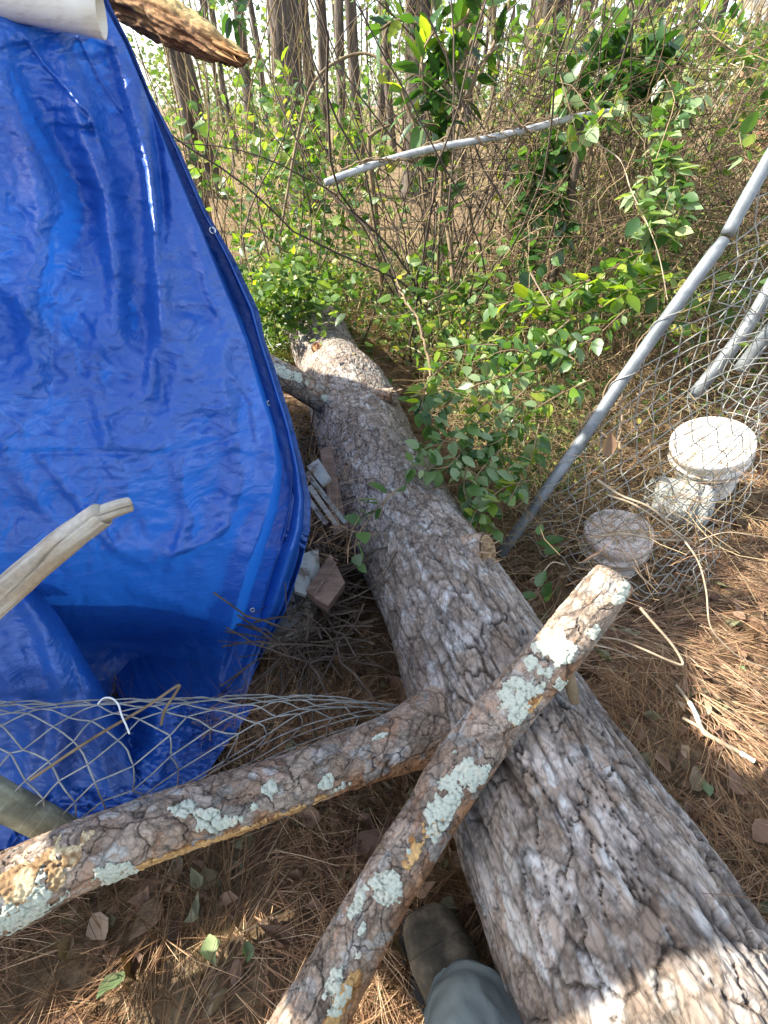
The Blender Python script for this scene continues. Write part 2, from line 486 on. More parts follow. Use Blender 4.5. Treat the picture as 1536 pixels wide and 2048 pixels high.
def build_ground():
    def axis(lo, hi, n, p=3.0):
        s = np.linspace(-1, 1, n)
        return s
    s = np.linspace(-1, 1, 320)
    w = np.sign(s) * (np.abs(s) * 2.5 + 150 * np.abs(s) ** 6)
    X, Y = np.meshgrid(w, w + 1.2, indexing='ij')
    Z = ground_z(X, Y)
    V = np.stack([X, Y, Z], -1).reshape(-1, 3)
    me = mesh_np('ground', V, grid_faces(320, 320), M_ground)
    tag(link('ground', me), 'forest floor covered in brown pine needles and leaf litter', None, None, 'structure')
build_ground()

# ------------------------------------------------------------------ leaves and needles
def leaf_template(w=.38, fold=.12, curl=.15, tip=1.0):
    ys = np.array([.0, .18, .45, .75, 1.0])
    ws = np.array([.0, .75, 1.0, .62, .0]) * w * .5
    V = [(0, 0, 0)]
    for yy, ww in zip(ys[1:4], ws[1:4]):
        zc = -curl * yy * yy
        V += [(-ww, yy, zc + fold * ww * 2), (0, yy, zc), (ww, yy, zc + fold * ww * 2)]
    V.append((0, 1, -curl))
    V = np.array(V, float)
    F3 = [(0, 2, 1), (0, 3, 2), (7, 8, 10), (8, 9, 10)]
    F4 = [(1, 2, 5, 4), (2, 3, 6, 5), (4, 5, 8, 7), (5, 6, 9, 8)]
    return V, np.array(F3), np.array(F4)

def rot_mats(d, roll):
    """matrices (n,3,3) whose y column is d, with roll about it; z column leans to up"""
    d = d / (np.linalg.norm(d, axis=1)[:, None] + 1e-9)
    up = np.zeros_like(d); up[:, 2] = 1
    x = np.cross(d, up) + 1e-6; x /= np.linalg.norm(x, axis=1)[:, None]
    z = np.cross(x, d)
    c, s = np.cos(roll)[:, None], np.sin(roll)[:, None]
    x2 = x * c + z * s; z2 = z * c - x * s
    return np.stack([x2, d, z2], -1)

def batch(template, pos, mats, scale):
    V, *Fs = template
    n = len(pos)
    W = np.einsum('nij,kj->nki', mats, V) * scale[:, None, None] + pos[:, None]
    off = (np.arange(n) * len(V))[:, None, None]
    return W.reshape(-1, 3), [(F[None] + off).reshape(-1, F.shape[1]) for F in Fs]

LEAF_OV = leaf_template(.62, .10, .12)
LEAF_LONG = leaf_template(.36, .12, .16)
LEAF_DEAD = leaf_template(.55, .35, -.18)
DEADS = []
for _k in range(6):
    _v, _a, _b = leaf_template(rng.uniform(.4, .62), rng.uniform(.1, .6), rng.uniform(-.3, .25))
    _v = _v + rng.normal(0, .055, _v.shape); DEADS.append((_v, _a, _b))
LEAF_FAR = (np.array([(0, 0, 0), (-.28, .5, .06), (0, 1, 0), (.28, .5, .06)]), np.array([(0, 1, 2), (0, 2, 3)]))

def rand_dirs(n, zlo=-1, zhi=1):
    a = rng.uniform(0, 2 * np.pi, n); z = rng.uniform(zlo, zhi, n)
    r = np.sqrt(np.clip(1 - z * z, 0, 1))
    return np.stack([r * np.cos(a), r * np.sin(a), z], -1)

def leaf_cloud(name, pos, size, template, mat, parent=None, zlo=-.8, zhi=.5, rollmax=3.14):
    n = len(pos)
    m = rot_mats(rand_dirs(n, zlo, zhi), rng.uniform(-rollmax, rollmax, n))
    V, Fs = batch(template, np.asarray(pos), m, size)
    return link(name, mesh_np(name, V, Fs, mat, smooth=False), parent)

def needles_mesh(name, pos, heading, pitch, length, width, mat, bend=.2, segs=3):
    n = len(pos)
    d = np.stack([np.cos(heading) * np.cos(pitch), np.sin(heading) * np.cos(pitch), np.sin(pitch)], -1)
    side = np.stack([-np.sin(heading), np.cos(heading), np.zeros(n)], -1)
    bz = rng.normal(0, bend, n)[:, None]; bs = rng.normal(0, bend, n)[:, None]
    s = np.linspace(0, 1, segs + 1)
    ctr = pos[:, None] + length[:, None, None] * (d[:, None] * s[None, :, None]
          + side[:, None] * (bs * s[None] ** 2)[..., None] + np.array((0, 0, 1.)) * (bz * .35 * (s[None] * (1 - s[None])) * 2)[..., None])
    wv = (side * .7 + np.array((0, 0, .7)))[:, None] * (width[:, None] * (1 - .7 * s[None]))[..., None]
    V = np.stack([ctr - wv, ctr + wv], 2)             # n, segs+1, 2, 3
    base = (np.arange(n) * (segs + 1) * 2)[:, None]
    k = np.arange(segs)[None] * 2
    F = np.stack([base + k, base + k + 1, base + k + 3, base + k + 2], -1).reshape(-1, 4)
    return mesh_np(name, V.reshape(-1, 3), F, mat, smooth=False)

def visible_ground_points(n, xlim=(-60, 1600), ylim=(620, 2100), tmax=6):
    """uniform over the ground plane within the frame"""
    out = []
    while len(out) < n:
        x = rng.uniform(-2.0, 3.2, n * 3); y = rng.uniform(-.3, 4.6, n * 3)
        p = np.stack([x, y, np.zeros_like(x)], -1)
        px, py, t = proj(p)
        ok = (px > xlim[0]) & (px < xlim[1]) & (py > ylim[0]) & (py < ylim[1]) & (t > .1)
        # fewer far away
        ok &= rng.uniform(0, 1, len(x)) < np.clip(1.5 / t, .15, 1)
        out.extend(p[ok].tolist())
    return np.array(out[:n])

def build_litter():
    # fascicles of three needles
    p = visible_ground_points(27000, (-250, 1800))
    p[:, 2] = ground_z(p[:, 0], p[:, 1]) + rng.uniform(.002, .03, len(p))
    base_h = 6.28 * fbm(p[:, 0] * 1.7, p[:, 1] * 1.7, 2, 31) * 2 + rng.normal(0, .9, len(p))
    pos = np.repeat(p, 3, 0); hd = np.repeat(base_h, 3) + rng.normal(0, .07, len(pos))
    pt = np.repeat(rng.normal(.03, .12, len(p)), 3) + rng.normal(0, .03, len(pos))
    L = np.repeat(rng.uniform(.11, .22, len(p)), 3)
    me = needles_mesh('pine_needle_litter', pos, hd, pt, L, np.full(len(pos), .0010), M_needle, .18, 2)
    tag(link('pine_needle_litter', me), 'brown pine needles matted over the ground', 'pine needles', None, 'stuff')
    q = visible_ground_points(4600, (-250, 1800))
    q[:, 2] = ground_z(q[:, 0], q[:, 1]) + rng.uniform(0, .018, len(q))
    Vs, F3s, F4s, off = [], [], [], 0
    for k in range(6):
        qq = q[k::6]; m = rot_mats(rand_dirs(len(qq), -.35, .45), rng.uniform(-.9, .9, len(qq)) + (rng.uniform(0, 1, len(qq)) < .4) * 3.14)
        V, Fs = batch(DEADS[k], qq, m, rng.gamma(3, .011, len(qq)) + .018)
        Vs.append(V); F3s.append(Fs[0] + off); F4s.append(Fs[1] + off); off += len(V)
    o = link('dead_leaf_litter', mesh_np('dead_leaf_litter', np.vstack(Vs), [np.vstack(F3s), np.vstack(F4s)], M_litter, smooth=False))
    tag(o, 'small curled dead leaves scattered among the pine needles', 'leaf litter', None, 'stuff')
build_litter()

# ------------------------------------------------------------------ logs and limbs with bark
class Log:
    """a limb along px/py/t control points with its own bark relief"""
    def __init__(s, ctrl, nu, nv, bark, upper=.72, seed=1, endround=True):
        c = np.asarray(ctrl, float)                       # x,y,z,r
        cc = catmull(c, 600)
        d = np.concatenate([[0], np.cumsum(np.linalg.norm(np.diff(cc[:, :3], axis=0), axis=1))])
        s.len = d[-1]; s.d = d; s.cc = cc
        T = np.gradient(cc[:, :3], axis=0); T /= np.linalg.norm(T, axis=1)[:, None]
        up = np.array((0, -.35, 1.0))
        U = up[None] - (T @ up)[:, None] * T; U /= np.linalg.norm(U, axis=1)[:, None]
        S = np.cross(T, U)
        s.T, s.U, s.S = T, U, S
        s.bark = bark; s.seed = seed; s.upper = upper
        s.nu, s.nv = nu, nv
        s.endround = endround
    def frame(s, u):
        f = lambda a: np.stack([np.interp(u, s.d, a[:, k]) for k in range(a.shape[1])], -1)
        return f(s.cc[:, :3]), np.interp(u, s.d, s.cc[:, 3]), f(s.U), f(s.S), f(s.T)
    def surf(s, u, th, extra=0.0, bark=True):
        c, r, U, S, T = s.frame(u)
        v = th * r
        h, colr = s.bark(u, v, th, r, s) if bark else (0 * u, None)
        if s.endround:
            e = np.minimum(u, s.len - u); r = r * np.sqrt(np.clip(1 - np.clip(1 - e / (r * .35), 0, 1) ** 2, 0.0001, 1)); 
        # lumpy cross-section
        lump = 1 + .05 * (fbm(u * 4, np.cos(th) * 1.2 + 5, 2, s.seed + 40) - .5) * 2 + .05 * (fbm(u * 4, np.sin(th) * 1.2 + 5, 2, s.seed + 41) - .5) * 2
        n = U * np.cos(th)[..., None] + S * np.sin(th)[..., None]
        return c + n * (r * lump + h + extra)[..., None], n, colr
    def build(s, name, parent=None, mat=None, u0=0, u1=None):
        u1 = s.len if u1 is None else u1
        # even screen steps: denser where near the camera
        uu = np.linspace(u0, u1, 2000)
        c, *_ = s.frame(uu)
        t = np.maximum(.4, proj(c)[2]); w = np.cumsum(1 / t); w = (w - w[0]) / (w[-1] - w[0])
        u = np.interp(np.linspace(0, 1, s.nu), w, uu)
        k = int(s.nv * s.upper)
        th = np.concatenate([np.linspace(-np.pi, -2.0, (s.nv - k) // 2, endpoint=False), np.linspace(-2.0, 2.0, k, endpoint=False), np.linspace(2.0, np.pi, s.nv - k - (s.nv - k) // 2)])
        Ug, Tg = np.meshgrid(u, th, indexing='ij')
        p, n, colr = s.surf(Ug, Tg)
        s.gp = p; s.gu = Ug; s.gt = Tg
        px, py, tt = proj(p); s.px, s.py, s.tt = px, py, tt
        v = p.reshape(-1, 3); F = grid_faces(len(u), len(th))
        caps = [np.arange(len(th))[None, ::-1], (np.arange(len(th)) + (len(u) - 1) * len(th))[None]]
        me = mesh_np(name, v, [F] + caps, mat or M_bark, colors=colr)
        at = me.attributes.new('buv', 'FLOAT_VECTOR', 'POINT')
        at.data.foreach_set('vector', np.stack([Ug, Tg * np.mean(s.cc[:, 3]), 0 * Ug + s.seed], -1).astype(np.float32).ravel())
        return link(name, me, parent)
    def find(s, x, y):
        d = np.hypot(s.px - x, s.py - y)
        near = d < d.min() + 6
        i = np.argmin(np.where(near, s.tt, 99))
        return s.gu.ravel()[i], s.gt.ravel()[i]

def lerp3(a, b, k):
    return np.asarray(a) * (1 - k[..., None]) + np.asarray(b) * k[..., None]

def plates(u, v, L, W, seed, depth):
    wu = u + L * .55 * (fbm(u / L * .9, v / W * .9, 3, seed + 50) - .5) * 2
    wv = v + W * .75 * (fbm(u / L * .8 + 9, v / W * .8, 3, seed + 51) - .5) * 2
    f1, f2, cid, cx, cy = voronoi(wu / L, wv / W, seed)
    edge = f2 - f1
    crack = sstep(.0, .16, edge)
    n = fbm(wu / L * 1.7, wv / W * 1.4, 4, seed + 70)
    terr = np.floor(n * 9) / 9; fr = n * 9 - np.floor(n * 9)
    terr = terr + sstep(.8, 1, fr) / 9
    tilt = cx * .35 * (.5 + cid)
    h = depth * (crack * (.55 + .9 * cid + tilt) + terr * 1.3)
    return h, crack, cid, terr, n, fr

def flakes(u, v, L, W, seed, depth, pal, layers=6):
    """stacked irregular flakes: each layer is its own set of ragged plates; returns height, colour, crevice"""
    wu = u + L * .50 * (fbm(u / L * .9, v / W * .9, 3, seed + 50) - .5) * 2
    wv = v + W * .80 * (fbm(u / L * .8 + 9, v / W * .8, 3, seed + 51) - .5) * 2
    ru = (fbm(u / L * 4, v / W * 4, 4, seed + 52) - .5) * L * .20
    rv = (fbm(u / L * 4 + 5, v / W * 4, 4, seed + 53) - .5) * W * .28
    # the deep cracks, wide in places and nearly closed in others
    f1, f2, cid, cx, cy = voronoi((wu + ru) / L, (wv + rv) / W, seed)
    wd = .02 + .13 * fbm(u / L * .6, v / W * .6, 2, seed + 54) ** 2
    crack = sstep(.0, 1, (f2 - f1) / wd)
    h = depth * (.35 * cid + crack * .9)
    col_ = lerp3(pal[0], pal[1], sstep(.1, .9, cid))
    dark = crack.copy()
    sc_ = [1.25, .95, .75, 1.1, .55, .42, .6]
    for k in range(layers):
        a, b = L * sc_[k], W * sc_[k]
        f1, f2, c, cx, cy = voronoi((wu * 1.0 + ru * 1.3) / a + 3.3 * k, (wv + rv * 1.3) / b - 1.7 * k, seed + 100 + k)
        e = f2 - f1 + (fbm(u / L * 9, v / W * 9, 2, seed + 60 + k) - .5) * .12
        on = c > .42
        m = sstep(.07, .105, e) * on
        h = h + depth * .20 * m
        pc = lerp3(pal[(k + 1) % len(pal)], pal[(k + 2) % len(pal)], sstep(.45, 1, c))
        col_ = lerp3(col_, pc, m * (.62 + .25 * (k % 2)))
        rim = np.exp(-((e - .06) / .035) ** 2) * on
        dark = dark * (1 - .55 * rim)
        pale_rim = np.exp(-((e - .15) / .02) ** 2) * on  # thin paler line just inside some flake edges
        col_ = lerp3(col_, np.array((.50, .46, .42)), pale_rim * .22 * (c > .75))
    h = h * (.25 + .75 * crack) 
    return h, col_, dark

def trunk_bark(u, v, th, r, lg):
    far = sstep(.85, 1.45, u)
    palA = np.array([(.27, .22, .18), (.335, .30, .265), (.25, .20, .16), (.35, .34, .33), (.295, .245, .20)])
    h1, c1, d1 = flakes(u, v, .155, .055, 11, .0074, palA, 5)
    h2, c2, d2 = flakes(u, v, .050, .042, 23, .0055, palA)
    h = h1 * (1 - far) + h2 * far
    c = lerp3(c1, c2, far); d = d1 * (1 - far) + d2 * far
    fur = np.abs(fbm(u * 1.8, v * 30, 3, 66) - .5) * 2
    fm = (1 - far) * (1 - sstep(0, .13, fur)) * sstep(.35, .6, fbm(u * 3, v * 6, 2, 67))
    h = h - fm * .008; d = d * (1 - .75 * fm)
    fine = fbm(u * 60, v * 170, 4, 91)
    h = h + .0006 * (np.floor(fine * 6) / 6)
    c = c * (.86 + .28 * fbm(u * 5, v * 8, 3, 101))[..., None]
    g = fbm(u * 26, v * 44, 5, 103)
    c = lerp3(c, (.37, .37, .375), sstep(.55, .62, g) * .35)
    c = lerp3(c, (.44, .47, .47), sstep(.64, .70, fbm(u * 26, v * 60, 5, 107)) * .6)
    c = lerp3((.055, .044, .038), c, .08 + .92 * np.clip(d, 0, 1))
    return h, c

def limb_bark(u, v, th, r, lg):
    sd = lg.seed
    pal = np.array([(.31, .225, .165), (.36, .285, .22), (.27, .23, .19), (.33, .20, .13), (.32, .285, .24)])
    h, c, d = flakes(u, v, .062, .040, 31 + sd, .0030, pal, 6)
    fine = fbm(u * 90, v * 120, 3, 91 + sd)
    h = h + .0010 * (np.floor(fine * 5) / 5)
    c = c * (.82 + .36 * fbm(u * 8, v * 10, 4, 101 + sd))[..., None]
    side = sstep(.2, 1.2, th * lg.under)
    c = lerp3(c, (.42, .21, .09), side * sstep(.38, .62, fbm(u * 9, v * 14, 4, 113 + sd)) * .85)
    c = lerp3(c, (.36, .375, .36), sstep(.60, .68, fbm(u * 34, v * 40, 4, 117 + sd)) * .7)
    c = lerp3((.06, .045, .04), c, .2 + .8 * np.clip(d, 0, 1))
    return h, c

def patch(lg, x, y, su, sv, name, mat, colf, seed, parent, lift=.004, ruffle=.006, rot=0., thresh=.0):
    """an irregular crust on the log around photo pixel x, y; su, sv half sizes in metres"""
    u0, th0 = lg.find(x, y)
    step = .0018
    m = 1.35
    nu, nv = int(2 * m * su / step), int(2 * m * sv / step)
    a, b = np.meshgrid(np.linspace(-m * su, m * su, nu), np.linspace(-m * sv, m * sv, nv), indexing='ij')
    ca, sa = math.cos(rot), math.sin(rot)
    ua = a * ca - b * sa; vb = a * sa + b * ca
    r = np.interp(u0, lg.d, lg.cc[:, 3])
    u = np.clip(u0 + ua, .004, lg.len - .004); th = th0 + vb / r
    e = 1 - np.sqrt((a / su) ** 2 + (b / sv) ** 2)
    nz = fbm((u + seed) * 42, vb * 42 + seed, 5, seed)
    nz2 = fbm((u + seed) * 230, vb * 230 + seed, 2, seed + 1)
    k = e * .9 + (nz - .5) * 2.3 + (nz2 - .5) * .30 - thresh
    l1, l2, lc, *_ = voronoi((u + .004 * nz) * 150 + seed, (vb + .004 * nz2) * 150, seed)
    ruf = np.clip(1.15 - l1 * 1.1, 0, 1) * .75 + .25 * fbm(u * 300, vb * 300, 2, seed + 3)
    base, n, _ = lg.surf(u, th)
    off = np.where(k > 0, lift * .45 * sstep(0, .08, k) + ruffle * (ruf - .3) * sstep(0, .15, k), -.0015)
    pos = base + n * off[..., None]
    keep = (k > -.04)
    F = grid_faces(nu, nv)
    kv = keep.ravel()
    F = F[kv[F].all(1)]
    if not len(F): return None
    used = np.unique(F); remap = np.full(nu * nv, -1); remap[used] = np.arange(len(used))
    colr = colf(u, vb, ruf).reshape(-1, 3)[used]
    me = mesh_np(name, pos.reshape(-1, 3)[used], remap[F], mat, colors=colr)
    return link(name, me, parent)

def lich_col(u, v, ruf):
    g = fbm(u * 60, v * 60, 3, 5)
    c = lerp3((.24, .25, .19), (.53, .57, .475), sstep(.2, .65, ruf))
    return lerp3(c, (.62, .58, .46), sstep(.6, .75, g) * .6)

def wood_col(u, v, ruf):
    g = fbm(u * 14, v * 160, 3, 6)
    return lerp3((.34, .17, .06), (.66, .42, .18), sstep(.3, .7, g))

def ctrlpts(rows):
    return [(*P(x, y, t), r) for x, y, t, r in rows]

def build_trunk():
    ctr = []
    def g(x, y, z, r): ctr.append((*G(x, y, z), r))
    g(1640, 2700, .215, .232)
    g(1455, 2300, .215, .225)
    g(1365, 2120, .215, .217)
    g(1225, 1850, .21, .208)
    g(1115, 1640, .205, .200)
    g(1015, 1440, .20, .192)
    g(930, 1270, .20, .186)
    g(840, 1110, .195, .182)
    g(766, 960, .19, .190)
    g(722, 860, .195, .190)
    g(692, 780, .215, .190)
    g(664, 738, .165, .180)
    g(645, 692, .215, .176)
    g(625, 655, .20, .170)
    g(598, 624, .10, .140)
    g(560, 604, -.02, .115)
    g(520, 590, -.06, .10)
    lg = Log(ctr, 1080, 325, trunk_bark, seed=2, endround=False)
    root = empty('fallen_pine_trunk', (ctr[5][0], ctr[5][1], 0))
    tag(root, 'big fallen pine trunk with scaly grey bark running away along the ground', 'tree trunk')
    lg.build('trunk', root, M_trunkbark)
    # large limb leaving to the left, growing from the trunk
    lb = Log(ctrlpts([(940, 1392, 1.22, .086), (872, 1448, 1.14, .074), (800, 1482, 1.08, .058), (690, 1522, 1.03, 0.0480), (560, 1573, .98, 0.0484), (430, 1616, .94, 0.0496),
                      (300, 1660, .90, 0.0504), (170, 1708, .865, 0.0520), (40, 1768, .83, 0.0544), (-120, 1850, .79, 0.0560), (-260, 1920, .77, 0.0576)]), 620, 190, limb_bark, seed=4, endround=False)
    lb.under = -1
    o = lb.build('branch', root)
    o['label'] = 'long branch growing left from the trunk with pale lichen patches'
    for i, (x, y, su, sv) in enumerate([(370, 1610, .035, .014), (425, 1640, .028, .022), (455, 1650, .03, .012), (550, 1572, .020, .024), (512, 1608, .011, .013),
                          (655, 1560, .014, .012), (680, 1580, .028, .014), (80, 1820, .045, .050), (20, 1845, .04, .04), (245, 1765, .035, .034), (350, 1608, .02, .008), (760, 1468, .02, .006)]):
        patch(lb, x, y, su * .92, sv * .85, 'lichen_patch', M_lichen, lich_col, 200 + i * 7, root, .0022, .0042)
    patch(lb, 80, 1740, .075, .030, 'pale_patch', M_rotten, lambda u, v, r: lerp3((.32, .20, .10), (.66, .53, .32), sstep(.4, .6, fbm(u * 40, v * 60, 3, 8))), 300, root, .002, .004)  # pale tan mottled patch laid over the bark
    for x, y, su in ((600, 1660, .07), (490, 1695, .06), (330, 1760, .07)):
        patch(lb, x, y, su, .010, 'torn_edge', M_rotten, wood_col, 320 + x, root, .002, .003)
    # limb stub behind the tarp, coming from the left
    ls = Log(ctrlpts([(690, 815, 2.32, .062), (640, 795, 2.22, .056), (590, 765, 2.12, .052), (545, 742, 2.05, .050), (480, 700, 1.98, .047)]), 150, 90, limb_bark, seed=6, endround=False)
    ls.under = -1
    o = ls.build('branch', root)
    o['label'] = 'short branch reaching from the trunk behind the blue tarp'
    for i, (x, y) in enumerate([(575, 745), (605, 757), (655, 800)]):
        patch(ls, x, y, .035, .018, 'lichen_patch', M_lichen, lich_col, 400 + i, root, .003, .004)
    # knots and stubs
    def stub(x0, y0, t0, x1, y1, t1, r0, r1, name, face):
        c0, c1 = P(x0, y0, t0), P(x1, y1, t1)
        l = Log([(*c0, r0), (*(c0 * .6 + c1 * .4), r0 * .85), (*c1, r1)], 50, 60, limb_bark, seed=int(x0), endround=False)
        l.under = 1
        b = l.build(name, root)
        # ragged broken face
        c, r, U, S, T = l.frame(np.array([l.len]))
        rr, aa = np.meshgrid(np.linspace(0, 1, 8), np.linspace(0, 2 * np.pi, 25)[:-1], indexing='ij')
        hh = .05 * (fbm(rr * 5 + x0, np.cos(aa) * 2 + 4, 3, 9) - .45) - .012 * rr
        pp = c[0] + (U[0] * np.cos(aa)[..., None] + S[0] * np.sin(aa)[..., None]) * (rr * r[0] * 1.0)[..., None] + T[0] * (hh * (1.05 - rr))[..., None] + T[0] * .003
        F = np.vstack([grid_faces(8, 24), np.stack([np.arange(7) * 24 + 23, np.arange(7) * 24 + 47, np.arange(7) * 24 + 24, np.arange(7) * 24], -1)])
        cl = lerp3(face[0], face[1], fbm(rr * 9, aa * 2, 3, 4))
        link('broken_end', mesh_np('broken_end', pp.reshape(-1, 3), F, M_rotten, colors=cl), b)
        it = []
        for k in range(34):
            a = rng.uniform(0, 6.28); rk = r[0] * rng.uniform(.55, 1.05)
            q0 = c[0] + (U[0] * math.cos(a) + S[0] * math.sin(a)) * rk - T[0] * .012
            q1 = q0 + T[0] * rng.uniform(.012, .045) * (r[0] / .05) + rng.normal(0, .008, 3)
            it.append((np.linspace(q0, q1, 3), np.array([.0042, .003, .0006]) * rng.uniform(.6, 1.5)))
        link('splinter', tubes_mesh('splinter', it, 4, M_splinter), b)['kind'] = 'stuff'
        return b
    stub(905, 1110, 1.47, 975, 1098, 1.40, .055, .042, 'knot', ((.20, .13, .07), (.50, .36, .20)))
    stub(745, 800, 2.18, 790, 792, 2.10, .045, .028, 'knot', ((.25, .2, .17), (.4, .34, .30)))
    stub(640, 720, 2.70, 634, 694, 2.58, .028, .024, 'knot', ((.45, .2, .08), (.6, .28, .12)))
    return lg
TR = build_trunk()

def build_crossing_limb():
    rows = [(1236, 1146, .96, 0.0318), (1208, 1182, .965, 0.0370), (1162, 1242, .97, 0.0392), (1100, 1318, .975, 0.0407), (1035, 1392, .975, 0.0437), (975, 1465, .965, 0.0459), (915, 1545, .94, 0.0459),
            (860, 1635, .91, 0.0422), (800, 1730, .88, 0.0429), (740, 1830, .85, 0.0429), (690, 1920, .82, 0.0444), (640, 2010, .79, 0.0451), (570, 2130, .75, 0.0459)]
    ctr = ctrlpts(rows)
    root = empty('crossing_limb', ctr[4][:3])
    tag(root, 'thick lichen-spotted limb lying across the top of the fallen trunk', 'tree limb')
    lb = Log(ctr, 640, 200, limb_bark, seed=9)
    lb.under = -1
    lb.build('limb', root)
    c, r, *_ = lb.frame(np.array([.3]))
    for i, (x, y, su, sv) in enumerate([(1100, 1290, .050, .034), (1008, 1380, .034, .026), (1050, 1385, .045, .022), (1040, 1430, .028, .016), (1140, 1380, .012, .03), (935, 1545, .040, .034), (905, 1500, .010, .010),
                          (885, 1625, .040, .024), (856, 1610, .014, .012), (760, 1775, .026, .032), (716, 1800, .022, .014), (790, 1760, .014, .02), (668, 1960, .032, .014), (690, 1995, .026, .014),
                          (1250, 1190, .024, .018), (1190, 1270, .022, .014), (1060, 1320, .02, .012), (725, 1855, .01, .006), (716, 1905, .008, .006), (820, 1700, .008, .006)]):
        patch(lb, x, y, su * .92, sv * .80, 'lichen_patch', M_lichen, lich_col, 500 + i * 3, root, .0022, .0045)
    patch(lb, 838, 1690, .052, .016, 'exposed_wood', M_rotten, wood_col, 600, root, .0025, .003)
    patch(lb, 700, 1985, .05, .012, 'exposed_wood', M_rotten, wood_col, 610, root, .0015, .003)
    patch(lb, 1060, 1420, .03, .010, 'exposed_wood', M_rotten, wood_col, 620, root, .002, .004)
    # small broken side twig hanging off the limb
    tw = tubes_mesh('twig_stub', [(catmull([P(1125, 1330, .98), P(1138, 1360, .985), P(1150, 1405, .99)], 12), np.linspace(.016, .010, 12))], 10, M_vine)
    link('twig_stub', tw, root)
build_crossing_limb()

# ------------------------------------------------------------------ blue tarpaulin
def poly_x(poly, y):
    p = np.array(poly, float)
    return np.interp(y, p[:, 1], p[:, 0])
E_EDGE = [(150, -160), (200, -40), (226, 20), (262, 90), (300, 185), (360, 300), (412, 420), (470, 520), (517, 620), (530, 680), (551, 740), (580, 830), (604, 920), (622, 1000), (620, 1060), (602, 1130), (572, 1220), (534, 1290), (506, 1350), (480, 1430), (440, 1500), (400, 1560), (330, 1640)]
R_RIDGE = [(130, -160), (180, -40), (212, 20), (250, 90), (288, 180), (345, 330), (400, 460), (440, 560), (490, 680), (520, 790), (543, 860), (552, 940), (535, 1020), (505, 1100), (480, 1180), (458, 1260), (440, 1340), (420, 1430), (380, 1500), (340, 1560), (290, 1640)]

def seg_dist(x, y, poly):
    """signed distance to a polyline in pixels and position along it 0..1"""
    p = np.array(poly, float)
    best = np.full(x.shape, 1e9); sgn = np.zeros(x.shape); par = np.zeros(x.shape)
    L = np.concatenate([[0], np.cumsum(np.hypot(*np.diff(p, axis=0).T))])
    for i in range(len(p) - 1):
        a, b = p[i], p[i + 1]; d = b - a; l2 = d @ d
        k = np.clip(((x - a[0]) * d[0] + (y - a[1]) * d[1]) / l2, 0, 1)
        ex, ey = x - a[0] - k * d[0], y - a[1] - k * d[1]
        dist = np.hypot(ex, ey)
        m = dist < best
        best = np.where(m, dist, best)
        sgn = np.where(m, np.sign(d[0] * ey - d[1] * ex), sgn)
        par = np.where(m, (L[i] + k * math.sqrt(l2)) / L[-1], par)
    return best, sgn, par

def crinkle(x, y):
    """fine creases of stiff sheet, in metres; x, y in photo pixels"""
    w = fbm(x / 130., y / 130., 3, 77) * 3
    a = np.abs(fbm(x / 95. + w, y / 60. + w * .6, 3, 78) - .5) * 2
    b = np.abs(fbm(x / 34. + w, y / 26. - w, 3, 79) - .5) * 2
    c = np.abs(fbm(x / 60. - w, y / 22. + w, 2, 80) - .5) * 2
    return .013 * a + .0055 * b + .0045 * c

